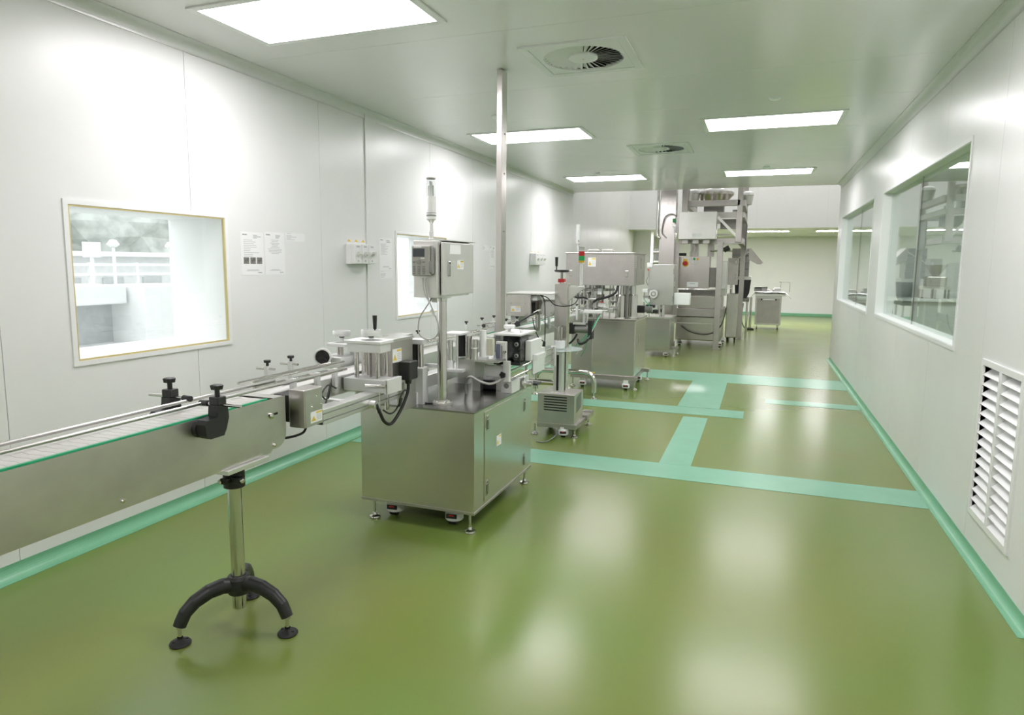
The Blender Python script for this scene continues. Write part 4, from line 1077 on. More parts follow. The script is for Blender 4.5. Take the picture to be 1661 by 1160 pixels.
# carousel and heads
MB().lathe([(0, 0), (.24, 0), (.24, .03), (.1, .034), (.1, .09), (0, .09)], (-2.12, 9.18, 1.30), n=30).build('upper_carousel', 'steel_dark', fm)
MB().lathe([(0, 0), (.27, 0), (.27, .02), (0, .02)], (-2.12, 9.18, 1.04), n=30).build('star_wheel', 'steel_light', fm)
MB().cyl((-2.12, 9.18, FZ), (-2.12, 9.18, 1.31), .05, n=18).build('carousel_shaft', 'chrome', fm)
rnd = random.Random(4)
for k in range(10):
    a = 2*PI*k/10+.2; x, y = -2.12+.215*math.cos(a), 9.18+.215*math.sin(a)
    hdd = MB().cyl((x, y, 1.14), (x, y, 1.385), .011, n=10).cyl((x, y, 1.18), (x, y, 1.24), .026, n=14).build('filling_head', ('chrome', 'steel_light', 'steel_dark')[k % 3], fm)
    MB().lathe([(.008, -.05), (.017, -.03), (.017, 0)], (x, y, 1.15), n=10).build('nozzle', 'steel_dark', hdd)
for k, (x, y, z, w, h, m) in enumerate(((-2.33, 8.84, 1.08, .12, .03, 'anodised'), (-2.20, 8.86, 1.18, .16, .022, 'anodised'), (-2.02, 8.80, 1.10, .10, .05, 'white_plastic'), (-1.93, 8.86, 1.02, .10, .06, 'steel_light'), (-2.38, 8.90, 1.20, .05, .09, 'midgrey'),
                                         (-2.05, 8.86, 1.26, .06, .08, 'white_plastic'), (-1.90, 8.90, 1.15, .14, .025, 'steel_dark'), (-2.27, 8.82, 1.0, .20, .04, 'steel_light'), (-1.86, 8.88, 1.07, .08, .03, 'steel_dull'), (-2.12, 8.84, 1.03, .07, .045, 'midgrey'))):
    MB().box(x, x+w, y, y+.08, z, z+h, bv=.003).build('guide_block', m, fm)
for x, y, zt in ((-2.40, 8.85, 1.22), (-2.29, 8.83, 1.28), (-2.16, 8.83, 1.20), (-2.08, 8.81, 1.30), (-1.97, 8.85, 1.16), (-1.88, 8.88, 1.24), (-2.235, 8.86, 1.33)):
    MB().cyl((x, y, FZ), (x, y, zt), .010, n=10).build('guide_post', 'chrome', fm)
for x, z in ((-2.34, 1.29), (-2.13, 1.20), (-1.99, 1.05)):
    MB().cyl((x, 8.80, z), (x+.10, 8.80, z), .009, n=10).build('pneumatic_rod', 'aluminium', fm)
for x, z in ((-1.985, 1.155), (-2.0, 1.0)):
    MB().box(x, x+.035, 8.77, 8.80, z, z+.014).build('red_sensor', 'red', fm)
MB().lathe([(0, 0), (.03, .0), (.03, .02), (0, .02)], (-2.24, 8.82, 1.095), n=16).build('cap_chute_end', 'cream', fm)
px_tube(fm, [(-1.76, 8.80, 1.385), (-1.79, 8.78, 1.29), (-1.90, 8.76, 1.23), (-2.02, 8.76, 1.20), (-2.08, 8.80, 1.16)], .016, 'black_rubber', 'hose')
px_tube(fm, [(-2.16, 8.78, 1.20), (-2.22, 8.75, 1.22), (-2.30, 8.78, 1.21), (-2.37, 8.82, 1.24)], .011, 'black_rubber', 'hose')
# front motor with toggle arm
mt = MB().box(-2.230, -2.115, 7.950, 8.060, 0.805, 0.940, bv=.012).build('servo_motor', 'black_plastic', tc_)
MB().cyl((-2.115, 8.005, 0.870), (-1.945, 8.005, 0.870), .052, n=18).build('gear_barrel', 'midgrey', mt)
MB().box(-1.945, -1.895, 7.940, 8.070, 0.750, 0.980, bv=.006).build('gear_flange', 'black_plastic', mt)
MB().box(-2.135, -1.975, 7.950, 8.060, 0.925, 0.945).build('motor_cap', 'aluminium', mt)
MB().box(-2.015, -1.795, 8.000, 8.060, 1.065, 1.105, bv=.003).build('push_bar', 'white_plastic', tc_)
MB().cyl((-2.015, 8.030, 0.940), (-2.015, 8.030, 1.070), .018, n=12).cyl((-1.975, 8.030, 0.940), (-1.975, 8.030, 1.070), .012, n=12).build('push_bar_post', 'aluminium', tc_)
MB().box(-2.20, -1.895, 8.062, 8.13, 0.890, 0.930).build('motor_bracket', 'steel_dull', tc_)
px_tube(tc_, [(-2.085, 7.970, 0.810), (-2.115, 7.960, 0.750), (-2.175, 7.980, 0.690), (-2.245, 8.040, 0.670)], .013, 'black_rubber', 'hose')
px_tube(tc_, [(-1.925, 7.960, 0.770), (-1.975, 7.930, 0.710), (-2.045, 7.940, 0.695), (-2.075, 7.980, 0.740)], .016, 'black_rubber', 'hose')
for k in range(3):
    d = .03*k
    px_tube(tc_, [(-1.815+d*.2, 8.03, 1.065), (-1.895+d*.3, 7.97, .89), (-2.005+d, 7.94, .75), (-2.155+d, 7.98, .61-.03*k)], .0045, ('tube_green', 'tube_green', 'steel_light')[k], 'air_tube', n=6)
px_tube(tc_, [(-1.945, 7.950, 0.730), (-1.975, 7.970, 0.630), (-2.035, 8.000, 0.530)], .0045, 'tube_green', 'air_tube', n=6)
# rear motor at the outfeed
m2 = MB().box(-1.60, -1.48, 9.28, 9.38, 1.0, 1.10, bv=.01).build('servo_motor', 'black_plastic', fm)
MB().cyl((-1.48, 9.33, 1.05), (-1.38, 9.33, 1.05), .042, n=16).build('gear_barrel', 'midgrey', m2)
# white signal light of the filler
wx, wy = -2.353, 8.95
MB().cyl((wx, wy, 1.815), (wx, wy, 1.93), .012, n=10).build('light_stem', 'white_plastic', fm)
MB().lathe([(0, 0), (.03, .0), (.034, .006), (.034, .16), (.031, .165), (.031, .255), (.027, .265), (0, .267)], (wx, wy, 1.93), n=20).build('signal_light', 'white_plastic', fm)
MB().box(wx+.006, wx+.024, wy-.036, wy-.030, 1.96, 1.985).build('light_vent', 'grey_plastic', fm)

# ================================================================== DISCHARGE CABINET (behind the filler)
dc = thing('discharge_cabinet', 'stainless cabinet with pale square door panel between the filler and the tower', 'machine', (-1.75, 12.6, 0))
D0, D1, E0, E1 = -1.99, -1.50, 12.32, 13.0
MB().box(D0, D1, E0, E1, .12, .70, bv=.006).build('cabinet_body', 'steel', dc)
MB().box(D0-.02, D1+.03, E0-.02, E1+.02, .70, .725).build('cabinet_top', 'steel_light', dc)
MB().box(D0, D1+.06, E0, E0+.12, .08, .12).build('base_frame', 'steel_dull', dc)
MB().box(D1, D1+.12, E1-.25, E1-.15, .10, .14).build('outrigger', 'steel_dull', dc)
MB().box(D1, D1+.004, E0+.1, E1-.1, .18, .66).build('side_door', 'steel', dc)
MB().box(D1+.004, D1+.012, E0+.16, E0+.19, .45, .56).build('door_handle', 'chrome', dc)
caster(dc, -1.56, 12.36, .085, .2, 1.0)
for x, y in ((-1.43, 12.38), (-1.40, 12.80)): foot(dc, x, y, .09, 1.0)
pb = MB().box(-1.90, -1.455, 12.26, 12.62, .945, 1.672, bv=.005).build('panel_box', 'steel_light', dc)
MB().box(-1.895, -1.46, 12.252, 12.26, .95, 1.667, bv=.002).build('panel_door', 'steel_light', pb)
for z in (1.55, 1.06): MB().cyl((-1.462, 12.25, z-.05), (-1.462, 12.25, z+.05), .010, n=8).build('hinge', 'steel_dull', pb)
MB().cyl((-1.66, 12.4, .725), (-1.66, 12.4, .945), .05, n=16).build('panel_post', 'chrome', dc)
MB().box(-1.45, -1.17, 12.30, 12.50, .955, 1.168, bv=.006).build('junction_box', 'white_plastic', dc)
MB().box(-1.37, -1.176, 12.294, 12.30, .962, 1.161, bv=.003).build('junction_lid', 'white_plastic', dc)
MB().box(-1.455, -1.45, 12.3, 12.4, 1.25, 1.45).build('panel_handle', 'chrome', dc)
wx = -1.79
MB().lathe([(0, 0), (.07, 0), (.075, .01), (.075, .04), (0, .04)], (wx, 12.19, 1.15), (0, -1, 0), n=22).build('gauge_wheel', 'offwhite_plastic', dc)
MB().lathe([(.03, .041), (.045, .041), (.045, .046), (.03, .046)], (wx, 12.19, 1.15), (0, -1, 0), n=18).cyl((wx, 12.19, 1.15), (wx, 12.25, 1.15), .018, n=10).build('gauge_rim', 'midgrey', dc)
for k, (x, z, w, h, m) in enumerate(((-1.99, 1.0, .14, .05, 'anodised'), (-1.97, 1.08, .10, .03, 'midgrey'), (-1.92, .90, .16, .05, 'black_plastic'), (-1.98, 1.17, .08, .06, 'white_plastic'), (-1.90, .80, .20, .06, 'black_plastic'))):
    MB().box(x, x+w, 12.15, 12.26, z, z+h, bv=.004).build('guide_block', m, dc)
MB().box(-1.93, -1.83, 12.20, 12.26, 1.62, 1.70, bv=.004).build('lamp_switch_box', 'white_plastic', dc)
MB().box(-1.915, -1.89, 12.19, 12.20, 1.56, 1.59).build('red_button', 'red', dc)
px_tube(dc, [(-1.90, 12.19, 1.56), (-1.90, 12.18, 1.45), (-1.93, 12.18, 1.38), (-1.90, 12.2, 1.30)], .006, 'midgrey')
px_tube(dc, [(-1.95, 12.1, 1.06), (-1.88, 12.08, .98), (-1.82, 12.1, .90)], .006, 'tube_green', 'air_tube')
for x in (-1.96, -1.86): MB().cyl((x, 12.2, .725), (x, 12.2, 1.18), .012, n=10).build('guide_post', 'chrome', dc)
# ================================================================== PLATFORM TOWER with weigher
tw = thing('platform_tower', 'tall steel platform tower carrying a weighing bowl and control cabinet', 'machine', (-1.0, 14.9, 0))
P = .105
def post(x, y, z0, z1, w=P): return MB().box(x-w/2, x+w/2, y-w/2, y+w/2, z0, z1, bv=.004).build('tower_post', 'steel_dull', tw)
post(-.785, 13.95, .012, 2.12); MB().box(-.86, -.71, 13.87, 14.03, 0, .012).build('foot_plate', 'steel_dull', tw)
post(-.41, 16.05, .012, 4.1); MB().box(-.49, -.33, 15.97, 16.13, 0, .012).build('foot_plate', 'steel_dull', tw)
post(-1.50, 16.05, .012, 4.1); MB().box(-1.58, -1.42, 15.97, 16.13, 0, .012).build('foot_plate', 'steel_dull', tw)
post(-.46, 14.02, 2.12, 2.70, .11); post(-1.50, 14.02, 2.12, 4.1, .11); post(-.46, 14.10, 2.70, 4.1, .10)
# beams
def beam(x0, x1, y0, y1, z0, z1, name='tower_beam', m='steel_dull'): return MB().box(x0, x1, y0, y1, z0, z1, bv=.004).build(name, m, tw)
beam(-1.60, -.40, 14.03, 14.12, 2.60, 2.705)
beam(-1.60, -.40, 14.03, 14.12, 2.085, 2.20)
beam(-1.55, -.46, 14.05, 14.15, 2.83, 2.945)
beam(-.47, -.36, 14.06, 16.0, 2.60, 2.705); beam(-1.55, -1.45, 14.06, 16.0, 2.60, 2.705)
beam(-.47, -.36, 14.15, 16.0, 2.83, 2.945); beam(-1.55, -1.45, 14.15, 16.0, 2.83, 2.945)
beam(-1.45, -.46, 16.0, 16.1, 2.60, 2.705); beam(-.47, -.36, 14.06, 16.0, 2.085, 2.20)
MB().beam((-.86, 14.0, 2.61), (-.47, 14.0, 2.21), .05, .06, (0, 1, 0)).build('diagonal_brace', 'steel_light', tw)
beam(-.86, -.50, 14.9, 15.0, 2.42, 2.62, 'chute_panel', 'steel_dark')
beam(-.86, -.62, 14.2, 14.24, 2.26, 2.29, 'hand_rail', 'chrome')
# side bumper
MB().box(-.352, -.335, 15.2, 15.9, 2.0, 2.55).build('rubber_guard', 'midgrey', tw)
# weigher bowl and hoppers
MB().lathe([(.05, .0), (.27, .0), (.38, .12), (.385, .15), (.385, .175), (.36, .18), (.25, .24), (0, .25)], (-1.0, 15.0, 3.01), n=36).build('weigher_bowl', 'steel', tw)
MB().lathe([(0, 0), (.37, .0), (.35, .035), (.2, .06), (0, .07)], (-1.0, 15.0, 3.19), n=36).build('bowl_cover', 'white_plastic', tw)
MB().box(-1.2, -.8, 14.8, 15.2, 2.76, 3.02).box(-.62, -.52, 14.7, 14.8, 2.71, 2.80).build('weigher_base', 'steel_dark', tw)
for x, y in ((-1.40, 14.7), (-.36, 15.4)):
    hp = MB().lathe([(.09, 0), (.12, .19), (.13, .2)], (x, y, 2.95), n=20).build('side_hopper', 'steel_light', tw)
    MB().lathe([(.13, 0), (.12, .05), (.06, .085), (0, .09)], (x, y, 3.15), n=20).build('hopper_cap', 'white_plastic', hp)
MB().tube([(-1.16, 14.9, 3.12), (-1.18, 14.88, 3.05), (-1.15, 14.9, 2.98), (-1.08, 14.9, 2.945)], .02).build('bowl_arm', 'steel_light', tw)
MB().prism([(-1.64, 3.5), (-1.42, 3.5), (-1.44, 2.95), (-1.50, 2.95)], 'y', 14.10, 14.14).build('gusset_plate', 'steel_dull', tw)
# control cabinet on the front
cc = MB().box(-1.565, -.86, 13.62, 13.945, 2.165, 2.69, bv=.006).build('control_cabinet', 'steel_light', tw)
MB().box(-1.56, -.865, 13.61, 13.62, 2.17, 2.685, bv=.003).build('cabinet_door', 'steel_light', cc)
MB().box(-1.30, -1.12, 13.608, 13.61, 2.20, 2.275).build('name_plate', 'paper', cc)
for x in (-1.50, -1.30, -1.10): MB().box(x, x+.12, 13.7, 13.85, 2.085, 2.165, bv=.004).build('cable_duct', 'steel_dull', cc)
MB().box(-1.62, -1.57, 13.66, 13.80, 2.30, 2.60).build('hinge_bar', 'steel_dark', cc)
MB().box(-1.69, -1.63, 13.66, 13.76, 2.50, 2.57, bv=.004).build('green_sensor', 'green', tw)
MB().box(-1.70, -1.57, 13.70, 13.76, 2.42, 2.46).cyl((-1.64, 13.73, 2.30), (-1.64, 13.73, 2.42), .025, n=12).build('sensor_bracket', 'aluminium', tw)
px_tube(tw, [at(1100, 366, 'y', 13.7), at(1097, 352, 'y', 13.68), at(1089, 347, 'y', 13.68), at(1079, 352, 'y', 13.7), at(1075, 365, 'y', 13.72), at(1074, 378, 'y', 13.74), at(1081, 386, 'y', 13.76)], .011, 'steel_dark', 'hose')
for x in (-1.35, -1.28, -1.20): px_tube(tw, [(x, 13.78, 2.09), (x+.02, 13.85, 2.0), (x-.03, 13.95, 1.87)], .006, 'white_plastic', 'cable')

# elevator duct
ev = thing('bucket_elevator', 'tall plain stainless elevator duct rising past the ceiling edge', 'elevator', (-1.80, 13.95, 0))
MB().box(-1.95, -1.645, 13.78, 14.02, .02, 4.6, bv=.004).build('duct', 'steel', ev)
MB().box(-1.66, -1.57, 13.90, 13.94, .5, 2.10).build('duct_flange', 'steel_dull', ev)
MB().box(-1.655, -1.648, 13.775, 13.78, .6, 2.5).build('duct_seam', 'midgrey', ev)
MB().box(-2.0, -1.60, 13.76, 14.05, 0, .12, bv=.004).build('duct_base', 'steel_dull', ev)
px_tube(ev, [(-1.99, 13.75, 4.5), (-1.99, 13.75, 2.6), (-1.99, 13.75, 2.28), (-1.97, 13.74, 2.22), (-1.93, 13.74, 2.20)], .028, 'chrome', 'conduit', n=12)
for z in (1.72, 1.92): MB().cyl((-1.95, 13.84, z), (-2.06, 13.84, z), .03, n=12).cyl((-2.02, 13.84, z-.05), (-2.02, 13.84, z+.05), .012, n=8).build('duct_latch', 'steel_light', ev)

# bagging machine under the platform
bg = thing('bagging_machine', 'stainless bagging machine with red emergency switch under the platform', 'machine', (-1.2, 14.6, 0))
pn = MB().box(-1.60, -.98, 14.10, 14.45, 1.20, 1.84, bv=.006).build('control_panel', 'steel', bg)
fy_ = 14.10
MB().box(-1.50, -1.42, fy_-.003, fy_, 1.66, 1.79).build('switch_plate', 'yellow', bg)
es = MB().lathe([(.065, 0), (.065, .012), (.045, .014)], (-1.455, fy_-.002, 1.70), (0, -1, 0), n=20).build('switch_ring', 'yellow', bg)
MB().lathe([(.046, .012), (.046, .03), (0, .034)], (-1.455, fy_-.002, 1.70), (0, -1, 0), n=18).box(-1.50, -1.41, fy_-.05, fy_-.03, 1.688, 1.712).build('emergency_switch', 'red', bg)
for i, (x, z, m) in enumerate(((-1.36, 1.80, 'white_plastic'), (-1.285, 1.79, 'green'), (-1.22, 1.79, 'amber'), (-1.33, 1.71, 'white_plastic'), (-1.26, 1.71, 'white_plastic'))):
    b_ = MB().lathe([(.024, 0), (.024, .012), (0, .014)], (x, fy_, z), (0, -1, 0), n=14).build('push_button', m, bg)
MB().box(-1.41, -1.19, fy_-.002, fy_, 1.225, 1.325).build('name_plate', 'paper', bg)
MB().box(-1.36, -1.25, fy_-.003, fy_-.002, 1.285, 1.30).build('name_print', 'ink_light', bg)
MB().box(-1.61, -.80, 14.45, 15.3, 1.04, 1.16).build('dark_recess', 'steel_dark', bg)
MB().box(-.98, -.80, 14.2, 14.9, 1.22, 1.62).build('side_panel', 'steel_dark', bg)
MB().box(-1.62, -.72, 14.25, 15.4, .12, .62, bv=.02).box(-1.60, -.74, 14.28, 15.4, .78, 1.05, bv=.02).build('lower_cabinet', 'steel', bg)
MB().box(-1.64, -.70, 14.20, 15.42, .62, .78, bv=.004).build('middle_band', 'steel_dull', bg)
MB().box(-.80, -.66, 14.3, 14.9, 1.05, 1.75, bv=.01).build('film_guard', 'steel_light', bg)
MB().box(-.86, -.55, 14.15, 14.30, 1.20, 1.215).build('guard_bar', 'white_plastic', bg)
px_tube(bg, [(-1.5, 14.18, .42), (-1.3, 14.15, .30), (-1.0, 14.15, .26), (-.78, 14.2, .36), (-.68, 14.3, .55), (-.64, 14.4, .8)], .010, 'black_rubber', 'cable')
MB().box(-1.60, -.74, 14.24, 14.26, .47, .485).build('cable_rail', 'steel_light', bg)
for x, y in ((-.74, 14.35), (-.72, 15.0), (-1.55, 14.4)): caster(bg, x, y, .125, .3, 1.1)
MB().cyl((-1.62, 14.05, 1.88), (-1.44, 14.05, 1.88), .03, n=12).build('air_cylinder', 'black_plastic', bg)
MB().cyl((-.98, 14.10, 1.95), (-.56, 14.10, 1.95), .018, n=10).build('cross_rod', 'chrome', bg)
MB().box(-1.33, -1.24, 14.3, 14.5, 1.84, 2.4).box(-1.05, -.93, 14.3, 14.5, 1.84, 2.4).build('film_former', 'steel_dull', bg)
MB().cyl((-.72, 14.05, 1.96), (-.62, 14.05, 2.02), .05, n=12).build('valve_body', 'black_plastic', bg)

# feeding hopper behind the tower
hp = thing('feed_hopper', 'dark steel feed hopper with sloping tray behind the tower post', 'hopper', (-.42, 17.0, 0))
MB().box(-.66, -.28, 16.55, 17.2, 1.42, 2.06, bv=.004).build('hopper_bin', 'steel_dark', hp)
for z in (1.58, 1.74, 1.90): MB().box(-.66, -.28, 16.535, 16.55, z-.012, z+.012).build('bin_rib', 'midgrey', hp)
MB().prism([(-.30, 2.05), (-.26, 2.07), (.02, 1.74), (-.02, 1.70), (-.10, 1.70), (-.29, 1.80)], 'y', 16.5, 17.2).build('sloping_tray', 'steel_dull', hp)
MB().beam((-.66, 16.52, 1.74), (-.30, 16.52, 1.98), .02, .03, (0, 1, 0)).build('bin_brace', 'steel_light', hp)
MB().box(-.60, -.22, 16.6, 17.2, 1.34, 1.42).build('bin_band', 'steel_light', hp)
MB().prism([(-.58, 1.34), (-.22, 1.34), (-.25, 1.02), (-.30, .92), (-.55, .92)], 'y', 16.6, 17.2).build('discharge_cone', 'black_plastic', hp)
MB().box(-.70, -.24, 16.4, 17.3, .84, .92).build('hopper_shelf', 'steel_dark', hp)
for x, y in ((-.66, 16.45), (-.28, 16.45), (-.66, 17.25), (-.28, 17.25)): MB().cyl((x, y, .0), (x, y, .84), .022, n=10).build('hopper_leg', 'chrome', hp)

sbx = thing('side_cabinet', 'narrow grey cabinet box beside the bagging machine', 'cabinet', (-.55, 15.5, 0))
MB().box(-.69, -.48, 15.35, 15.75, 1.25, 1.83, bv=.006).build('cabinet_box', 'steel_dull', sbx)
MB().box(-.54, -.51, 15.343, 15.35, 1.70, 1.77).build('cabinet_plate', 'paper', sbx)
MB().box(-.53, -.515, 15.335, 15.35, 1.36, 1.48).build('cabinet_handle', 'chrome', sbx)
MB().box(-.68, -.44, 15.3, 15.8, .10, 1.06, bv=.02).build('pedestal', 'steel', sbx)
MB().cyl((-.60, 15.5, 1.06), (-.60, 15.5, 1.25), .03, n=12).build('pedestal_post', 'chrome', sbx)
for x, y in ((-.63, 15.38), (-.48, 15.38), (-.63, 15.75)): 
    MB().cyl((x-.015, y, .045), (x+.015, y, .045), .045, n=16).box(x-.02, x+.02, y-.02, y+.02, .06, .11).build('castor_wheel', 'black_rubber', sbx)

# cart
ct = thing('tool_cart', 'stainless tool cart with plastic sheet and parts on top near the back wall', 'cart', (.21, 19.0, 0))
MB().box(-.11, .53, 18.9, 19.6, .12, .88, bv=.006).build('cart_body', 'steel_light', ct)
MB().box(-.07, .49, 18.885, 18.9, .17, .82, bv=.003).build('cart_door', 'steel_dull', ct)
MB().box(.05, .38, 18.86, 18.885, .775, .805, bv=.003).build('cart_handle', 'frame_white', ct)
for x in (.04, .38): MB().box(x-.02, x+.03, 18.86, 18.885, .77, .81).build('handle_mount', 'black_plastic', ct)
MB().box(-.13, .62, 18.87, 19.62, .88, .945, bv=.004).build('cart_top', 'frame_white', ct)
for x, y in ((-.05, 18.98), (.47, 18.98), (-.05, 19.5), (.47, 19.5)):
    w_ = MB().cyl((x-.012, y+.02, .04), (x+.012, y+.02, .04), .04, n=16).build('cart_wheel', 'black_rubber', ct)
    MB().box(x-.018, x+.018, y-.015, y+.03, .05, .12).build('wheel_fork', 'chrome', w_)
def rumple(name, m, x0, x1, y0, y1, zf, nx=14, ny=10, seed=1, amp=.02):
    r_ = random.Random(seed); mb = MB(); vs = []
    for j in range(ny+1):
        for i in range(nx+1):
            u, v = i/nx, j/ny
            vs.append((x0+(x1-x0)*u, y0+(y1-y0)*v, zf(u, v)+r_.uniform(-amp, amp)*.5+amp*.5))
    n_ = len(vs)
    vs += [(x, y, z+.004) for x, y, z in vs]
    fs = [(j*(nx+1)+i, j*(nx+1)+i+1, (j+1)*(nx+1)+i+1, (j+1)*(nx+1)+i) for j in range(ny) for i in range(nx)]
    mb.add(vs, fs + [[k+n_ for k in f][::-1] for f in fs])
    return mb
sh = rumple('plastic_sheet', 'plastic_film', -.36, .76, 18.85, 19.55, lambda u, v: .955 - (.28*max(0, .20-u)/.20)**1.0*1.1 - .14*max(0, u-.88)/.12, seed=5, amp=.03).build('plastic_sheet', 'plastic_film')
tag(sh, 'crumpled clear plastic sheet draped over the tool cart', 'plastic sheet')
mo = thing('small_motor', 'small dark geared motor lying on the plastic sheet', 'motor', (.05, 19.1, .975))
MB().cyl((-.16, 19.1, 1.049), (.03, 19.1, 1.049), .055, n=16).build('motor_barrel', 'midgrey', mo)
MB().box(.03, .17, 19.04, 19.18, .993, 1.125, bv=.01).build('gearbox', 'grey_plastic', mo)
MB().cyl((.17, 19.1, 1.03), (.23, 19.1, 1.03), .02, n=10).build('shaft', 'steel_dark', mo)
MB().box(-.15, .16, 19.0, 19.2, 1.115, 1.125).build('cover_plate', 'steel_light', mo)
pa = thing('machine_part', 'small silver machine block lying at the right of the cart top', 'part', (.4, 19.1, .975))
MB().box(.34, .5, 19.05, 19.2, .993, 1.09, bv=.006).build('block', 'steel_light', pa)
MB().cyl((.30, 19.1, 1.03), (.34, 19.1, 1.03), .04, n=14).build('boss', 'steel_dull', pa)
wr = thing('wire_frame', 'thin bent wire frame standing at the right end of the cart', 'wire frame', (.65, 19.3, .95))
MB().tube([(.50, 19.3, .992), (.50, 19.3, 1.24), (.72, 19.3, 1.24), (.72, 19.3, .98)], .006, sub=1).build('wire', 'steel_dark', wr)
MB().box(.46, .50, 19.29, 19.31, 1.235, 1.25).build('wire_tip', 'midgrey', wr)

# drip tray pump on the floor by the cart
pu = thing('floor_stand', 'slim chrome stand with black base left of the cart', 'stand', (-.22, 18.6, 0))
MB().cyl((-.22, 18.6, .05), (-.22, 18.6, .85), .035, n=14).build('stand_tube', 'chrome', pu)
MB().lathe([(0, 0), (.11, 0), (.11, .03), (.04, .06), (0, .06)], (-.22, 18.6, 0), n=18).build('stand_foot', 'black_plastic', pu)
px_tube(pu, [(-.40, 18.5, .7), (-.42, 18.4, .3), (-.35, 18.4, .08), (-.25, 18.5, .05)], .012, 'black_rubber', 'hose')
# white pillar-like upright behind the filler
up = thing('signal_post', 'white slim signal post behind the pale square panel', 'signal light', (-2.55, 16.0, 0))
p_ = at(1065, 400, 'y', 16.0)
MB().cyl((p_.x, 16.0, .01), (p_.x, 16.0, 1.72), .02, n=10).lathe([(0, 0), (.12, 0), (.12, .012), (0, .02)], (p_.x, 16.0, 0), n=16).build('post_tube', 'white_plastic', up)
MB().lathe([(0, 0), (.045, 0), (.05, .01), (.05, .30), (.04, .32), (0, .32)], (p_.x, 16.0, 1.72), n=18).build('signal_body', 'white_plastic', up)
# ================================================================== BEYOND THE GLASS
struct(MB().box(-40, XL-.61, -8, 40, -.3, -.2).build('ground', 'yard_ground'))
# things in the yard behind the left-hand windows
y_ = thing('yard_building', 'pale flat-roofed outbuilding seen through the wide window', 'building', (-14, 11, -.2))
MB().box(-15.5, -13.2, 8.6, 15.5, -.2, 1.75).build('wall', 'yard_wall', y_)
MB().box(-15.7, -13.0, 8.4, 15.7, 1.75, 1.85).build('roof', 'yard_white', y_)
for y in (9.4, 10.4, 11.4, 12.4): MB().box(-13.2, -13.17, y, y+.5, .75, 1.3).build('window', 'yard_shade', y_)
b_ = thing('yard_container', 'white box-shaped unit with dark open bay seen through the wide window', 'container', (-9, 7.3, -.2))
MB().box(-9.8, -8.6, 7.45, 8.75, -.2, 1.28, bv=.02).build('box_body', 'yard_white', b_)
MB().box(-9.9, -8.9, 5.8, 7.4, 1.02, 1.3, bv=.02).build('canopy', 'yard_white', b_)
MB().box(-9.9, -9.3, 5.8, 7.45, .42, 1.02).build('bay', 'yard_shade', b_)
MB().box(-9.9, -8.85, 5.8, 7.45, -.2, .42, bv=.02).build('plinth', 'yard_white', b_)
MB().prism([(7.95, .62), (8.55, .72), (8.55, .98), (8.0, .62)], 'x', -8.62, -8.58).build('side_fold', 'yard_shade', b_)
for y, lab in ((9.9, 'small white lamp post standing beyond the yard'), (11.3, 'second slim white lamp post beyond the yard, nearer the window reveal')):
    l_ = thing('yard_lamp', lab, 'lamp post', (-12.2, y, -.2), 'yard lamp posts')
    MB().cyl((-12.2, y, -.2), (-12.2, y, 1.95), .03, n=8).build('post', 'yard_white', l_)
    MB().lathe([(.06, 0), (.12, .05), (.06, .14), (0, .15)], (-12.2, y, 1.93), n=12).build('head', 'yard_white', l_)
s_ = thing('yard_sign', 'pale square board on a post seen through the wide window', 'board', (-12.4, 9.55, -.2))
MB().box(-12.42, -12.36, 9.4, 9.75, 1.72, 2.02).build('board', 'yard_white', s_)
MB().box(-12.42, -12.38, 9.55, 9.6, -.2, 1.72).build('post', 'yard_white', s_)
f_ = thing('yard_fence', 'long low pale railing behind the yard', 'fence', (-12.8, 11, -.2))
for z in (1.35, 1.55): MB().box(-12.83, -12.79, 7.5, 16.5, z, z+.05).build('rail', 'yard_white', f_)
for i in range(9): MB().box(-12.84, -12.78, 7.6+1.1*i, 7.66+1.1*i, -.2, 1.62).build('post', 'yard_white', f_)
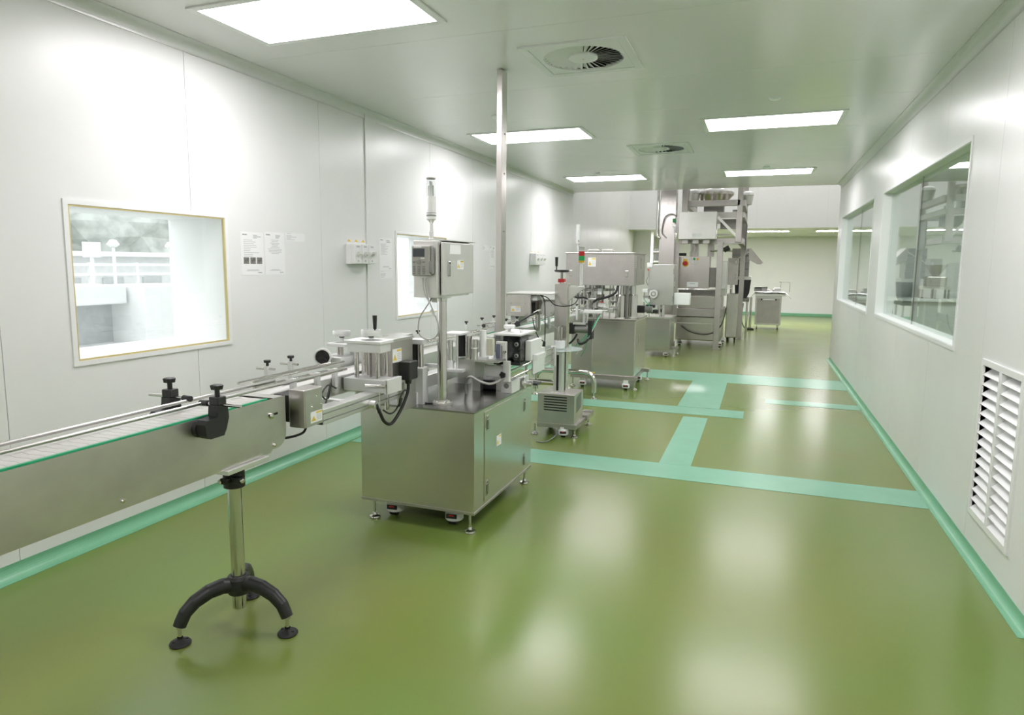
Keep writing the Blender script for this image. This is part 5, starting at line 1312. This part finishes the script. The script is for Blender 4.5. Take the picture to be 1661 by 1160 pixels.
def tree(x, y, r, h, seed, lab):
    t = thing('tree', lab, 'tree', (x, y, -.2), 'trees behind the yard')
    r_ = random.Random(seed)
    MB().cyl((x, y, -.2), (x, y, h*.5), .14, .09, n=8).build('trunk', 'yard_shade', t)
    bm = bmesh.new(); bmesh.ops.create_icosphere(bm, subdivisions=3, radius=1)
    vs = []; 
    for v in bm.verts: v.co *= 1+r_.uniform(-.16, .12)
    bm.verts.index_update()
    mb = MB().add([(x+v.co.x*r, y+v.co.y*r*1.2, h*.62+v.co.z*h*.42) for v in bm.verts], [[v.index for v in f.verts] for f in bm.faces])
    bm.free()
    mb.build('crown', 'foliage_glare', t)
for k, (x, y, r, h, lab) in enumerate(((-20, 11.0, 2.2, 4.2, 'leftmost glare-paled tree seen through the wide window'), (-20, 16.9, 2.3, 4.6, 'middle glare-paled tree seen through the wide window'), (-20, 22.8, 2.3, 4.0, 'rightmost glare-paled tree behind the yard'), (-22, 30, 3.0, 5.0, 'distant tree seen through the second window'))):
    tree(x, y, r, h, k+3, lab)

# next room: bench with a hopper machine, poster boards
bn = thing('next_room_bench', 'long white-topped bench in the next room seen through the right glass', 'bench', (3.2, 12.6, 0))
MB().box(1.5, 5.2, 12.25, 12.95, 1.12, 1.165, bv=.004).build('bench_top', 'frame_white', bn)
MB().box(1.55, 5.15, 12.32, 12.9, .1, 1.12).build('bench_front', 'counter', bn)
hm = thing('hopper_machine', 'small metal hopper machine standing on the next-room bench', 'machine', (2.65, 12.5, 1.165))
for x in (2.42, 2.60, 2.78): 
    for y in (12.38, 12.6): MB().box(x-.012, x+.012, y-.012, y+.012, 1.165, 1.31).build('leg', 'steel_dark', hm)
MB().box(2.40, 2.80, 12.36, 12.62, 1.31, 1.36).build('tray', 'steel_light', hm)
MB().box(2.45, 2.75, 12.38, 12.58, 1.36, 1.52, bv=.02).build('body', 'steel_dull', hm)
MB().lathe([(.04, 0), (.16, .17), (.165, .18)], (2.60, 12.48, 1.52), n=20).build('hopper', 'steel_light', hm)
